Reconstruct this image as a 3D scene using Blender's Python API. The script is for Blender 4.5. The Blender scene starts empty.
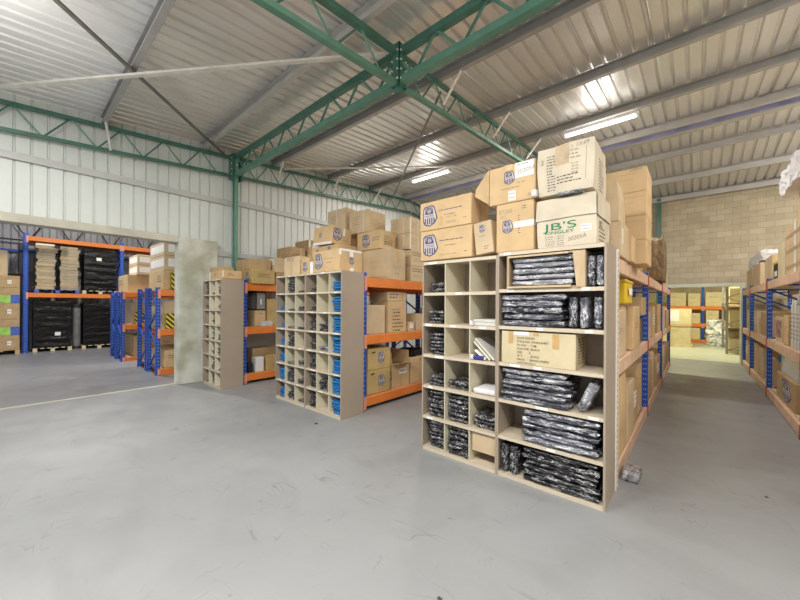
import bpy, bmesh, math, random
from mathutils import Vector, Matrix, noise
R = random.Random(11)
PI = math.pi
sc = bpy.context.scene
COL = sc.collection

# ------------------------------------------------------------------ materials
MATS = {}
def pm(name, col, rough=.6, metal=0., var=.10, vs=6., bump=0., bs=60., coat=0., stretch=(1, 1, 1), spec=.5, col2=None, lo=.35, hi=.65):
    """principled material with a noise-driven colour variation and optional bump"""
    m = bpy.data.materials.new(name); m.use_nodes = True
    nt = m.node_tree; b = nt.nodes['Principled BSDF']
    b.inputs['Roughness'].default_value = rough
    b.inputs['Metallic'].default_value = metal
    b.inputs['Coat Weight'].default_value = coat
    b.inputs['Coat Roughness'].default_value = .12
    b.inputs['Specular IOR Level'].default_value = spec
    tc = nt.nodes.new('ShaderNodeTexCoord'); mp = nt.nodes.new('ShaderNodeMapping')
    mp.inputs['Scale'].default_value = stretch
    nt.links.new(tc.outputs['Object'], mp.inputs['Vector'])
    n = nt.nodes.new('ShaderNodeTexNoise'); n.inputs['Scale'].default_value = vs; n.inputs['Detail'].default_value = 5
    nt.links.new(mp.outputs['Vector'], n.inputs['Vector'])
    r = nt.nodes.new('ShaderNodeValToRGB')
    c1 = [max(0, c * (1 - var)) for c in col]; c2 = col2 or [min(1, c * (1 + var)) for c in col]
    r.color_ramp.elements[0].color = (*c1, 1); r.color_ramp.elements[1].color = (*c2, 1)
    r.color_ramp.elements[0].position = lo; r.color_ramp.elements[1].position = hi
    nt.links.new(n.outputs['Fac'], r.inputs['Fac'])
    nt.links.new(r.outputs['Color'], b.inputs['Base Color'])
    if bump:
        n2 = nt.nodes.new('ShaderNodeTexNoise'); n2.inputs['Scale'].default_value = bs; n2.inputs['Detail'].default_value = 4
        nt.links.new(mp.outputs['Vector'], n2.inputs['Vector'])
        bp = nt.nodes.new('ShaderNodeBump'); bp.inputs['Strength'].default_value = bump; bp.inputs['Distance'].default_value = .02
        nt.links.new(n2.outputs['Fac'], bp.inputs['Height']); nt.links.new(bp.outputs['Normal'], b.inputs['Normal'])
    MATS[name] = m
    return m

pm('kraft', (.60, .425, .23), .8, var=.07, vs=5, bump=.05, bs=90)
pm('kraft_brown', (.46, .32, .17), .82, var=.10, vs=5, bump=.08)
pm('kraft_tan', (.58, .445, .28), .82, var=.08, vs=4, bump=.08)
pm('kraft_pale', (.62, .55, .43), .85, var=.08, vs=4, bump=.15, bs=25)
pm('kraft_yellow', (.50, .36, .15), .8, var=.08, vs=5)
pm('carton_cream', (.62, .53, .34), .8, var=.06, vs=5, bump=.06)
pm('card_grey', (.46, .39, .27), .85, var=.12, vs=9)
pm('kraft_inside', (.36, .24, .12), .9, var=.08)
pm('packing_tape', (.55, .36, .15), .35, var=.06, vs=20)
pm('old_tape', (.42, .30, .17), .4, var=.15, vs=14)
pm('white_tape', (.80, .79, .76), .4, var=.05)
pm('paper_white', (.84, .83, .80), .7, var=.03)
pm('navy_ink', (.075, .072, .16), .7, var=.12, vs=30)
pm('emblem_pale', (.60, .54, .50), .8, var=.05)
pm('dark_ink', (.075, .06, .05), .8, var=.2, vs=40)
pm('grey_ink', (.33, .27, .21), .8, var=.2, vs=40)
pm('green_ink', (.012, .22, .085), .7, var=.15, vs=40)
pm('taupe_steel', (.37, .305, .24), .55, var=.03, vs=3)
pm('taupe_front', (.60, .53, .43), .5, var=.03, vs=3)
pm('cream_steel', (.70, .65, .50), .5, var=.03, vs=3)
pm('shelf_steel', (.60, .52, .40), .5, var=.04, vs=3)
pm('post_steel', (.62, .56, .50), .45, metal=.2, var=.04)
pm('blue_paint', (.012, .075, .42), .4, var=.08, vs=4)
pm('orange_paint', (.75, .215, .04), .42, var=.06, vs=5)
pm('lit_faded_orange', (.72, .49, .35), .5, var=.10, vs=5)  # faded orange paint; pinkish paleness from the lighting is put into the colour
pm('red_orange', (.55, .12, .06), .5, var=.1)
pm('salmon_plate', (.80, .33, .20), .5, var=.06)
pm('green_paint', (.055, .165, .125), .35, var=.12, vs=5)
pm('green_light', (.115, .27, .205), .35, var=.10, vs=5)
pm('zinc', (.58, .565, .54), .45, metal=.45, var=.06, vs=3)
pm('girt_steel', (.50, .51, .51), .6, metal=.1, var=.05, vs=3)
pm('zinc_dark', (.33, .32, .31), .5, metal=.4, var=.08, vs=3)
pm('purlin_steel', (.42, .41, .40), .5, metal=.35, var=.08, vs=4)
pm('brace_pale', (.74, .72, .67), .5, metal=.2, var=.10, vs=6)
pm('brace_dark', (.19, .18, .155), .5, metal=.3, var=.10, vs=6)
pm('roof_metal', (.76, .745, .72), .33, metal=.5, var=.06, vs=1.2, stretch=(3, .35, 1))
pm('roof_metal_glare', (.80, .80, .80), .35, metal=.1, var=.03, vs=1.2)  # paler copy of the roof metal, bright reflections put into the colour
pm('cladding', (.64, .68, .66), .5, var=.03, vs=1.5)
pm('cladding_grey', (.36, .36, .38), .5, metal=.2, var=.08, vs=2)
pm('violet_reflect_steel', (.44, .44, .74), .35, metal=.1, var=.25, vs=2)  # bluish reflection on the ridge steel, put into the base colour
pm('concrete', (.43, .43, .33), .85, var=.1, vs=2.0, bump=.25, bs=9, col2=(.64, .66, .60), lo=.36, hi=.62)
pm('concrete_lintel', (.50, .48, .40), .85, var=.12, vs=2.5, bump=.2, bs=20)
pm('timber', (.55, .40, .24), .8, var=.12, vs=4, stretch=(1, 8, 1))
pm('timber_pale', (.66, .54, .36), .8, var=.12, vs=4)
pm('deck_board', (.47, .36, .23), .85, var=.1, vs=4)
pm('white_gloss', (.80, .80, .80), .4, var=.02)
pm('white_cloth', (.74, .74, .76), .8, var=.04, bump=.2, bs=20)
pm('grey_white', (.62, .62, .58), .6, var=.05)
pm('black_plastic', (.005, .005, .0055), .28, var=.2, spec=.3, bump=.5, bs=14, stretch=(1, 1, 4))
pm('black_matt', (.015, .014, .014), .6, var=.2)
pm('grey_wrap', (.16, .16, .16), .45, var=.2, vs=9, bump=.4, bs=20)
pm('yellow_plastic', (.72, .50, .02), .45, var=.06)
pm('blue_cloth', (.012, .215, .56), .55, var=.25, vs=14, bump=.6, bs=26)
pm('purple_cloth', (.04, .04, .22), .6, var=.2)
pm('green_print', (.30, .52, .10), .5, var=.3, vs=4)
pm('blue_print', (.07, .14, .48), .5, var=.15)
pm('film', (.55, .55, .56), .22, var=.12, vs=9, bump=.7, bs=12)
pm('brown_paper', (.20, .135, .07), .85, var=.35, vs=9, bump=.5, bs=12)
pm('picture', (.35, .20, .16), .6, var=.5, vs=9)
pm('dark_hole', (.02, .02, .02), .9, var=0)
pm('pale_hole', (.55, .60, .72), .7, var=0)
pm('warm_white', (.66, .68, .56), .6, var=.04)
pm('litter', (.05, .05, .05), .8, var=.2)

def film_cloth(name, dark, mid, milky, st, vs=26., glint_width=.05, patch=(.42, .66), rough=.22):
    """dark cloth in crumpled clear film; the film is milky where it lies double; streaks paint crease highlights into the colour"""
    m = bpy.data.materials.new(name); m.use_nodes = True; nt = m.node_tree; b = nt.nodes['Principled BSDF']; L = nt.links.new
    b.inputs['Roughness'].default_value = rough; b.inputs['Coat Weight'].default_value = .5; b.inputs['Coat Roughness'].default_value = .15
    tc = nt.nodes.new('ShaderNodeTexCoord'); mp = nt.nodes.new('ShaderNodeMapping'); mp.inputs['Scale'].default_value = st; L(tc.outputs['Object'], mp.inputs['Vector'])
    oi = nt.nodes.new('ShaderNodeObjectInfo'); sc_ = nt.nodes.new('ShaderNodeMath'); sc_.operation = 'MULTIPLY'; sc_.inputs[1].default_value = 7.; L(oi.outputs['Random'], sc_.inputs[0])
    cb = nt.nodes.new('ShaderNodeCombineXYZ')
    for k in range(3): L(sc_.outputs[0], cb.inputs[k])
    L(cb.outputs[0], mp.inputs['Location'])
    def nz(scale, det, dist):
        n = nt.nodes.new('ShaderNodeTexNoise'); n.inputs['Scale'].default_value = scale; n.inputs['Detail'].default_value = det; n.inputs['Distortion'].default_value = dist
        L(mp.outputs[0], n.inputs['Vector']); return n
    def ridge(n, w):
        a = nt.nodes.new('ShaderNodeMath'); a.operation = 'SUBTRACT'; L(n.outputs['Fac'], a.inputs[0]); a.inputs[1].default_value = .5
        c = nt.nodes.new('ShaderNodeMath'); c.operation = 'ABSOLUTE'; L(a.outputs[0], c.inputs[0])
        r = nt.nodes.new('ShaderNodeMapRange'); L(c.outputs[0], r.inputs[0]); r.inputs[1].default_value = 0; r.inputs[2].default_value = w; r.inputs[3].default_value = 1; r.inputs[4].default_value = 0
        return r
    r1, r2 = ridge(nz(vs, 3, .8), glint_width), ridge(nz(vs * .45, 2, 1.2), glint_width * .6)
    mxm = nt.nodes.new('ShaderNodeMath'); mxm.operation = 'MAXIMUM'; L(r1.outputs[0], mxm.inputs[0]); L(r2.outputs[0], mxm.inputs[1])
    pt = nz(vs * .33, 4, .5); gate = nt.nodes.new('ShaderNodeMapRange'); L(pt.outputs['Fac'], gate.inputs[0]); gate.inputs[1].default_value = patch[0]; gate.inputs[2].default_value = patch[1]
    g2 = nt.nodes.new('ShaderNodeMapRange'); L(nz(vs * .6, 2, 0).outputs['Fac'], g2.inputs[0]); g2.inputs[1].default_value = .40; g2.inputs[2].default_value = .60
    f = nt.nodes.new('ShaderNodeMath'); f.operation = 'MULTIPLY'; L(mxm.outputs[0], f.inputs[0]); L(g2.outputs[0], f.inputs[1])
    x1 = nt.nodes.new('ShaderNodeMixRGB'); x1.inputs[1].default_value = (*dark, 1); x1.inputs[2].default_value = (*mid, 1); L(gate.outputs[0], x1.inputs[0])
    x2 = nt.nodes.new('ShaderNodeMixRGB'); x2.inputs[2].default_value = (*milky, 1); L(x1.outputs[0], x2.inputs[1]); L(f.outputs[0], x2.inputs[0])  # pale streaks: film haze plus crease glints painted into the base colour
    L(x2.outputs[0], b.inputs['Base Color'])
    bp = nt.nodes.new('ShaderNodeBump'); bp.inputs['Strength'].default_value = 1; bp.inputs['Distance'].default_value = .012
    L(nz(vs * .8, 4, 1.).outputs['Fac'], bp.inputs['Height']); L(bp.outputs[0], b.inputs['Normal'])
    MATS[name] = m
film_cloth('bagged_navy', (.014, .015, .026), (.135, .14, .18), (.80, .81, .85), (.42, .5, .20), vs=14, glint_width=.05, patch=(.40, .68))
film_cloth('bagged_black', (.008, .008, .010), (.035, .035, .04), (.66, .66, .68), (.34, .5, .13), vs=15, glint_width=.035, patch=(.5, .78))
film_cloth('bagged_grey', (.05, .052, .066), (.24, .245, .28), (.80, .81, .85), (.40, .5, .20), vs=12, glint_width=.06, patch=(.36, .58))

def block_mat():
    m = bpy.data.materials.new('block_wall'); m.use_nodes = True; nt = m.node_tree; b = nt.nodes['Principled BSDF']
    b.inputs['Roughness'].default_value = .9
    tc = nt.nodes.new('ShaderNodeTexCoord'); sp = nt.nodes.new('ShaderNodeSeparateXYZ'); cb = nt.nodes.new('ShaderNodeCombineXYZ')
    nt.links.new(tc.outputs['Object'], sp.inputs[0])
    ad = nt.nodes.new('ShaderNodeMath'); ad.operation = 'ADD'
    nt.links.new(sp.outputs['X'], ad.inputs[0]); nt.links.new(sp.outputs['Y'], ad.inputs[1])
    nt.links.new(ad.outputs[0], cb.inputs[0]); nt.links.new(sp.outputs['Z'], cb.inputs[1])
    br = nt.nodes.new('ShaderNodeTexBrick'); br.inputs['Scale'].default_value = 1
    br.inputs['Brick Width'].default_value = .33; br.inputs['Row Height'].default_value = .165
    br.inputs['Mortar Size'].default_value = .006; br.inputs['Mortar Smooth'].default_value = .2; br.inputs['Bias'].default_value = -.3
    br.inputs['Color1'].default_value = (.50, .43, .30, 1); br.inputs['Color2'].default_value = (.62, .545, .40, 1)
    br.inputs['Mortar'].default_value = (.40, .34, .24, 1)
    nt.links.new(cb.outputs[0], br.inputs['Vector'])
    n = nt.nodes.new('ShaderNodeTexNoise'); n.inputs['Scale'].default_value = 2.5; n.inputs['Detail'].default_value = 6
    nt.links.new(tc.outputs['Object'], n.inputs['Vector'])
    mx = nt.nodes.new('ShaderNodeMixRGB'); mx.blend_type = 'OVERLAY'; mx.inputs[0].default_value = .25
    nt.links.new(br.outputs['Color'], mx.inputs[1]); nt.links.new(n.outputs['Fac'], mx.inputs[2])
    nt.links.new(mx.outputs[0], b.inputs['Base Color'])
    bp = nt.nodes.new('ShaderNodeBump'); bp.inputs['Strength'].default_value = .4; bp.inputs['Distance'].default_value = .01; bp.invert = True
    nt.links.new(br.outputs['Fac'], bp.inputs['Height']); nt.links.new(bp.outputs['Normal'], b.inputs['Normal'])
    MATS['block_wall'] = m
block_mat()

def floor_mat(name, base, dark, scuff=.6, rough=.33):
    m = bpy.data.materials.new(name); m.use_nodes = True; nt = m.node_tree; b = nt.nodes['Principled BSDF']
    L = nt.links.new
    tc = nt.nodes.new('ShaderNodeTexCoord')
    def nz(scale, detail, stretch=(1, 1, 1), rot=0, dist=0):
        mp = nt.nodes.new('ShaderNodeMapping'); mp.inputs['Scale'].default_value = stretch; mp.inputs['Rotation'].default_value = (0, 0, rot)
        L(tc.outputs['Object'], mp.inputs['Vector'])
        n = nt.nodes.new('ShaderNodeTexNoise'); n.inputs['Scale'].default_value = scale; n.inputs['Detail'].default_value = detail
        n.inputs['Distortion'].default_value = dist
        L(mp.outputs[0], n.inputs['Vector']); return n
    def ramp(n, lo, hi, c0, c1):
        r = nt.nodes.new('ShaderNodeValToRGB'); r.color_ramp.elements[0].position = lo; r.color_ramp.elements[1].position = hi
        r.color_ramp.elements[0].color = (*c0, 1); r.color_ramp.elements[1].color = (*c1, 1); L(n.outputs['Fac'], r.inputs['Fac']); return r
    def mix(fac, a, c):
        x = nt.nodes.new('ShaderNodeMixRGB'); x.blend_type = 'MIX'; L(fac, x.inputs[0]); L(a, x.inputs[1]); x.inputs[2].default_value = (*c, 1); return x
    big = ramp(nz(.9, 6), .35, .68, [c * .93 for c in base], [c * 1.05 for c in base])
    W, K = (1, 1, 1), (0, 0, 0)
    def scratch(scale, stretch, rot, w, lo, hi, amt):          # thin wheel and drag marks
        a = nz(scale, 2, stretch, rot, .6); d = nt.nodes.new('ShaderNodeMath'); d.operation = 'SUBTRACT'; L(a.outputs['Fac'], d.inputs[0]); d.inputs[1].default_value = .5
        e = nt.nodes.new('ShaderNodeMath'); e.operation = 'ABSOLUTE'; L(d.outputs[0], e.inputs[0])
        r = nt.nodes.new('ShaderNodeMapRange'); L(e.outputs[0], r.inputs[0]); r.inputs[1].default_value = 0; r.inputs[2].default_value = w; r.inputs[3].default_value = amt; r.inputs[4].default_value = 0
        g = ramp(nz(scale * 1.7, 6, (1, 1, 1), rot + 1), lo, hi, K, W)
        x = nt.nodes.new('ShaderNodeMath'); x.operation = 'MULTIPLY'; L(r.outputs[0], x.inputs[0]); L(g.outputs[0], x.inputs[1]); return x
    s1 = scratch(1.5, (1, 3, 1), .5, .012, .52, .66, scuff)
    s2 = scratch(2.3, (3.5, 1, 1), .25, .012, .54, .68, scuff)
    s4 = ramp(nz(1.3, 8, (1, 1.6, 1), .9, .8), .52, .80, K, (scuff * .45,) * 3)   # broad worn patches
    s3 = ramp(nz(9, 3), .73, .78, K, (scuff,) * 3)                           # small dark spots
    c = mix(s4.outputs[0], big.outputs[0], dark)
    c = mix(s1.outputs[0], c.outputs[0], dark)
    c = mix(s2.outputs[0], c.outputs[0], dark)
    c = mix(s3.outputs[0], c.outputs[0], [x * .7 for x in dark])
    L(c.outputs[0], b.inputs['Base Color'])
    rr = ramp(nz(2.5, 5), .3, .7, (rough,) * 3, (rough + .18,) * 3); L(rr.outputs[0], b.inputs['Roughness'])
    bp = nt.nodes.new('ShaderNodeBump'); bp.inputs['Strength'].default_value = .06; bp.inputs['Distance'].default_value = .01
    L(nz(5, 5).outputs['Fac'], bp.inputs['Height']); L(bp.outputs[0], b.inputs['Normal'])
    MATS[name] = m
floor_mat('floor_grey', (.285, .295, .305), (.14, .14, .135), .6)
floor_mat('floor_annex', (.22, .225, .24), (.23, .23, .24), .4, .3)
floor_mat('floor_store', (.50, .51, .42), (.40, .40, .33), .3)

def post_mat(name, col, hole, pitch, inner, outer, hz, rough=.4):
    m = bpy.data.materials.new(name); m.use_nodes = True; nt = m.node_tree; b = nt.nodes['Principled BSDF']; L = nt.links.new
    b.inputs['Roughness'].default_value = rough
    tc = nt.nodes.new('ShaderNodeTexCoord'); p = nt.nodes.new('ShaderNodeSeparateXYZ'); n = nt.nodes.new('ShaderNodeSeparateXYZ')
    L(tc.outputs['Object'], p.inputs[0]); L(tc.outputs['Normal'], n.inputs[0])
    def M(op, a, c=None):
        x = nt.nodes.new('ShaderNodeMath'); x.operation = op
        for i, v in enumerate((a, c)):
            if v is None: continue
            if isinstance(v, (int, float)): x.inputs[i].default_value = v
            else: L(v, x.inputs[i])
        return x.outputs[0]
    ax, ay = M('ABSOLUTE', p.outputs['X']), M('ABSOLUTE', p.outputs['Y'])
    onx = M('GREATER_THAN', M('ABSOLUTE', n.outputs['X']), .5)
    q = M('ADD', M('MULTIPLY', ay, onx), M('MULTIPLY', ax, M('SUBTRACT', 1, onx)))
    f = M('MULTIPLY', M('MULTIPLY', M('GREATER_THAN', q, inner), M('LESS_THAN', q, outer)), M('LESS_THAN', M('MODULO', p.outputs['Z'], pitch), hz))
    f = M('MULTIPLY', f, M('LESS_THAN', M('ABSOLUTE', n.outputs['Z']), .5))
    x = nt.nodes.new('ShaderNodeMixRGB'); x.inputs[1].default_value = (*col, 1); x.inputs[2].default_value = (*hole, 1); L(f, x.inputs[0]); L(x.outputs[0], b.inputs['Base Color'])
    MATS[name] = m
post_mat('blue_post', (.012, .075, .42), (.36, .44, .62), .075, .007, .018, .018)
post_mat('perforated_steel', (.74, .69, .63), (.03, .03, .03), .05, -.1, .009, .026)
def stripe_mat():
    m = bpy.data.materials.new('hazard_stripe'); m.use_nodes = True; nt = m.node_tree; b = nt.nodes['Principled BSDF']
    tc = nt.nodes.new('ShaderNodeTexCoord'); w = nt.nodes.new('ShaderNodeTexWave'); w.wave_profile = 'SAW'; w.bands_direction = 'DIAGONAL'
    w.inputs['Scale'].default_value = 5.5
    nt.links.new(tc.outputs['Object'], w.inputs['Vector'])
    r = nt.nodes.new('ShaderNodeValToRGB'); r.color_ramp.interpolation = 'CONSTANT'
    r.color_ramp.elements[0].color = (.02, .02, .02, 1); r.color_ramp.elements[1].color = (.72, .55, .04, 1); r.color_ramp.elements[1].position = .5
    nt.links.new(w.outputs['Fac'], r.inputs['Fac']); nt.links.new(r.outputs[0], b.inputs['Base Color'])
    MATS['hazard_stripe'] = m
stripe_mat()
def clear_mat():
    m = bpy.data.materials.new('clear_plastic'); m.use_nodes = True; nt = m.node_tree; b = nt.nodes['Principled BSDF']
    b.inputs['Base Color'].default_value = (.85, .85, .86, 1); b.inputs['Roughness'].default_value = .2; b.inputs['Alpha'].default_value = .42
    n = nt.nodes.new('ShaderNodeTexNoise'); n.inputs['Scale'].default_value = 9; bp = nt.nodes.new('ShaderNodeBump'); bp.inputs['Strength'].default_value = .4
    nt.links.new(n.outputs['Fac'], bp.inputs['Height']); nt.links.new(bp.outputs[0], b.inputs['Normal'])
    MATS['clear_plastic'] = m
clear_mat()
def emit_mat():
    m = bpy.data.materials.new('lamp_tube'); m.use_nodes = True; nt = m.node_tree; b = nt.nodes['Principled BSDF']
    b.inputs['Base Color'].default_value = (.9, .9, .86, 1); b.inputs['Emission Color'].default_value = (1, .96, .86, 1); b.inputs['Emission Strength'].default_value = 5
    MATS['lamp_tube'] = m
emit_mat()

# ------------------------------------------------------------------ mesh helpers
class MB:
    def __init__(s): s.bm = bmesh.new()
    def hexa(s, P, mi=0):
        v = [s.bm.verts.new(p) for p in P]
        for f in ((0, 3, 2, 1), (4, 5, 6, 7), (0, 1, 5, 4), (1, 2, 6, 5), (2, 3, 7, 6), (3, 0, 4, 7)):
            fa = s.bm.faces.new([v[i] for i in f]); fa.material_index = mi
    def box(s, x0, x1, y0, y1, z0, z1, mi=0):
        s.hexa([(x0, y0, z0), (x1, y0, z0), (x1, y1, z0), (x0, y1, z0), (x0, y0, z1), (x1, y0, z1), (x1, y1, z1), (x0, y1, z1)], mi)
    def bar(s, p, q, w, h=None, up=(0, 0, 1), mi=0):
        p, q = Vector(p), Vector(q); d = (q - p).normalized(); u = Vector(up)
        a = d.cross(u)
        if a.length < 1e-4: a = d.cross(Vector((1, 0, 0)))
        a.normalize(); b = a.cross(d).normalized(); h = h or w; a = a * (w / 2); b = b * (h / 2)
        s.hexa([p - a - b, p + a - b, q + a - b, q - a - b, p - a + b, p + a + b, q + a + b, q - a + b], mi)
    def tube(s, p, q, r, n=10, mi=0):
        p, q = Vector(p), Vector(q); d = (q - p).normalized(); a = d.orthogonal().normalized(); b = d.cross(a)
        A = [s.bm.verts.new(p + (a * math.cos(t) + b * math.sin(t)) * r) for t in [2 * PI * i / n for i in range(n)]]
        B = [s.bm.verts.new(q + (a * math.cos(t) + b * math.sin(t)) * r) for t in [2 * PI * i / n for i in range(n)]]
        for i in range(n): s.bm.faces.new([A[i], A[(i + 1) % n], B[(i + 1) % n], B[i]]).material_index = mi
        s.bm.faces.new(A[::-1]).material_index = mi; s.bm.faces.new(B).material_index = mi
    def poly(s, pts, mi=0):
        f = s.bm.faces.new([s.bm.verts.new(p) for p in pts]); f.material_index = mi; return f
    def strip(s, rows, mi=0):
        V = [[s.bm.verts.new(p) for p in r] for r in rows]
        for i in range(len(V) - 1):
            for j in range(len(V[0]) - 1):
                s.bm.faces.new([V[i][j], V[i + 1][j], V[i + 1][j + 1], V[i][j + 1]]).material_index = mi
    def build(s, name, mats, parent=None, origin=(0, 0, 0), smooth=False, bevel=0):
        if bevel:
            bmesh.ops.bevel(s.bm, geom=s.bm.edges[:], offset=bevel, segments=1, affect='EDGES', clamp_overlap=True)
        o = Vector(origin)
        if o.length: bmesh.ops.translate(s.bm, verts=s.bm.verts, vec=-o)
        bmesh.ops.recalc_face_normals(s.bm, faces=s.bm.faces)
        me = bpy.data.meshes.new(name); s.bm.to_mesh(me); s.bm.free()
        if smooth:
            for p in me.polygons: p.use_smooth = True
        for m in ([mats] if isinstance(mats, str) else mats): me.materials.append(MATS[m])
        ob = bpy.data.objects.new(name, me); COL.objects.link(ob)
        if parent: ob.parent = parent
        return ob

def tag(o, label, cat, group=None, kind=None):
    if label: o['label'] = label
    if cat: o['category'] = cat
    if group: o['group'] = group
    if kind: o['kind'] = kind
    return o
def struct(o):
    o['kind'] = 'structure'; return o
def empty(name, loc, label, cat, group=None):
    e = bpy.data.objects.new(name, None); e.empty_display_size = .1; e.location = loc; COL.objects.link(e)
    return tag(e, label, cat, group)
def thing(mb, name, mats, label, cat, loc, group=None, rz=0, smooth=False, bevel=0):
    o = mb.build(name, mats, smooth=smooth, bevel=bevel); o.location = loc; o.rotation_euler.z = rz
    return tag(o, label, cat, group)
ORD = ['first', 'second', 'third', 'fourth', 'fifth', 'sixth', 'seventh', 'eighth', 'ninth', 'tenth', 'eleventh', 'twelfth', 'thirteenth', 'fourteenth']

# ------------------------------------------------------------------ the room
def roof_z(y): return 4.80 + .0775 * y if y < 9.5 else 5.536 - .119 * (y - 9.5)
XL = -7.9        # left cladding wall
YB = 13.6        # block wall
b = MB(); b.box(-7.86, 5.2, -4, 13.62, -.1, 0); struct(b.build('floor', 'floor_grey'))
b = MB(); b.box(-17.8, -7.86, -4, 8, -.1, -.002); struct(b.build('floor_annex', 'floor_annex'))
b = MB(); b.box(-4, 5.2, 13.62, 22, -.1, .004); struct(b.build('floor_back', 'floor_store'))

def ribs(a0, a1, pitch, w, d, lap=0):
    out = []; a = a0; k = 0
    while a < a1:
        k += 1
        if lap and k % lap == 0: out += [(a, 0), (a + .001, d), (a + .006, d), (a + .007, 0)]
        out += [(a, 0), (a + pitch - w, 0), (a + pitch - w * .72, d), (a + pitch - w * .28, d)]; a += pitch
    return out + [(a, 0)]
# cladding of the left wall: above the lintel, and full height beyond the concrete pier
def cladding(name, y0, y1, z0, mat='cladding', x=XL, ztop=None, d=-.028):
    pr = ribs(y0, y1, .185, .05, d)
    b = MB(); b.strip([[(x + dd, y, z0), (x + dd, y, (ztop or roof_z(y) - .02))] for y, dd in pr])
    o = b.build(name, mat); sm = o.modifiers.new('thick', 'SOLIDIFY'); sm.thickness = .012; sm.offset = -1
    return struct(o)
cladding('wall_left_upper', -4, 2.9, 2.93)
cladding('wall_left', 2.95, 13.5, 0)
b = MB(); b.box(-7.96, -7.72, 2.2, 2.93, 0, 2.93); struct(b.build('wall_left_pier', 'concrete', bevel=.008))
b = MB(); b.box(-7.97, -7.71, -4, 2.2, 2.81, 2.945); struct(b.build('wall_left_lintel', 'concrete_lintel', bevel=.006))
# threshold strip where the two slabs meet
b = MB(); b.box(-7.93, -7.84, -4, 2.2, -.05, .004); struct(b.build('trim_threshold', 'concrete_lintel'))

# roof sheets
def roof(name, x0, x1, y0, y1, mat):
    pr = ribs(x0, x1, .185, .06, .038, 4)
    b = MB(); b.strip([[(x, y0, roof_z(y0) + d), (x, y1, roof_z(y1) + d)] for x, d in pr])
    o = b.build(name, mat); sm = o.modifiers.new('thick', 'SOLIDIFY'); sm.thickness = .008; sm.offset = 1
    return struct(o)
roof('ceiling_front', -8.05, -4.0, 1.13, 9.499, 'roof_metal')
roof('ceiling_middle', -3.98, 5.25, -4, 9.499, 'roof_metal')
roof('ceiling_front_bright', -8.05, -4.0, -4, 1.13, 'roof_metal_glare')  # opaque sheet, painted paler for the reflections it shows
roof('ceiling_back', -8.05, 5.25, 9.5, 13.75, 'roof_metal')

# block wall at the back with a wide opening
def slab(name, mat, *bx):
    b = MB(); b.box(*bx); return struct(b.build(name, mat))
slab('wall_back', 'block_wall', -7.95, 5.2, YB, YB + .2, 2.30, 5.02)
slab('wall_back_left', 'block_wall', -7.95, -1.75, YB, YB + .2, 0, 2.30)
slab('wall_back_right', 'block_wall', 1.02, 5.2, YB, YB + .2, 0, 2.30)
slab('trim_back_lintel', 'warm_white', -1.75, 1.02, YB - .03, YB + .22, 2.20, 2.30)
slab('trim_back_jamb', 'warm_white', .93, 1.02, YB - .03, YB + .22, 0, 2.20)
slab('wall_right', 'block_wall', 5.0, 5.2, -4, YB, 0, 5.6)
# back store room beyond the opening
slab('wall_store_back', 'block_wall', -4, 5.2, 21.8, 22, 0, 4)
slab('wall_store_left', 'block_wall', -4.2, -4, 13.8, 22, 0, 4)
slab('wall_store_right', 'block_wall', 5.0, 5.2, 13.8, 22, 0, 4)
slab('ceiling_store', 'roof_metal', -4.2, 5.2, 13.8, 22, 4, 4.1)
# annex beyond the left opening
cladding('wall_annex_back', -4, 8, 0, 'cladding_grey', x=-17.7, ztop=6.2)
slab('wall_annex_right', 'cladding_grey', -17.8, -7.95, 8, 8.1, 0, 6.2)
slab('ceiling_annex', 'roof_metal', -17.8, -7.93, -4, 8.1, 6.2, 6.3)
slab('wall_annex_left_upper', 'cladding_grey', -8.0, -7.94, 2.93, 8.1, 2.9, 6.2)

# ------------------------------------------------------------------ roof steel
def purlin(y, label, mat='purlin_steel', x0=-7.95, x1=5.2, name='purlin', h=.15):
    z = roof_z(y) - .018
    s = -1 if y > 9.5 else 1
    sl = .0775 if y < 9.5 else -.119
    b = MB()
    def Z(yy): return roof_z(y) + sl * (yy - y) - .020
    t = .007
    b.hexa([(x0, y, z - h), (x1, y, z - h), (x1, y + t, z - h), (x0, y + t, z - h), (x0, y, z), (x1, y, z), (x1, y + t, z), (x0, y + t, z)])
    b.box(x0, x1, y - .065, y + t, z - h - .006, z - h)
    b.box(x0, x1, y - .065, y - .058, z - h, z - h + .02)
    b.hexa([(x0, y - .065, Z(y - .065) - .007), (x1, y - .065, Z(y - .065) - .007), (x1, y, Z(y) - .007), (x0, y, Z(y) - .007),
            (x0, y - .065, Z(y - .065)), (x1, y - .065, Z(y - .065)), (x1, y, Z(y)), (x0, y, Z(y))])
    o = b.build(name, mat, origin=(0, y, z - h)); o.location = (0, y, z - h)
    return tag(o, label, 'purlin', 'purlins under the roof sheets')
PY = [(-.47, 'grey steel roof purlin over the open front of the shed'),
      (1.11, 'grey steel purlin crossing the upper left roof bay behind the crossed braces'),
      (2.69, 'pale grey steel purlin running just in front of the green cross truss'),
      (4.25, 'dark grey steel purlin directly behind the green cross truss'),
      (5.92, 'grey steel purlin second behind the green cross truss'),
      (7.55, 'grey steel purlin that carries the fluorescent lights'),
      (9.15, 'grey steel purlin just in front of the ridge beam'),
      (10.60, 'pale steel purlin just behind the ridge beam'),
      (12.10, 'pale steel purlin second behind the ridge beam'),
      (13.50, 'pale steel purlin against the top of the block wall')]
for y, l in PY:
    purlin(y, l, 'zinc' if y > 9 or y == 2.69 else 'purlin_steel')
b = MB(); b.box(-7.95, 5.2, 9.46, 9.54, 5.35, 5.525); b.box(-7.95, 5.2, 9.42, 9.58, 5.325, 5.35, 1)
tag(b.build('ridge_beam', ['violet_reflect_steel', 'zinc']), 'steel beam along the roof ridge with violet blue reflection painted on', 'beam')

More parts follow.
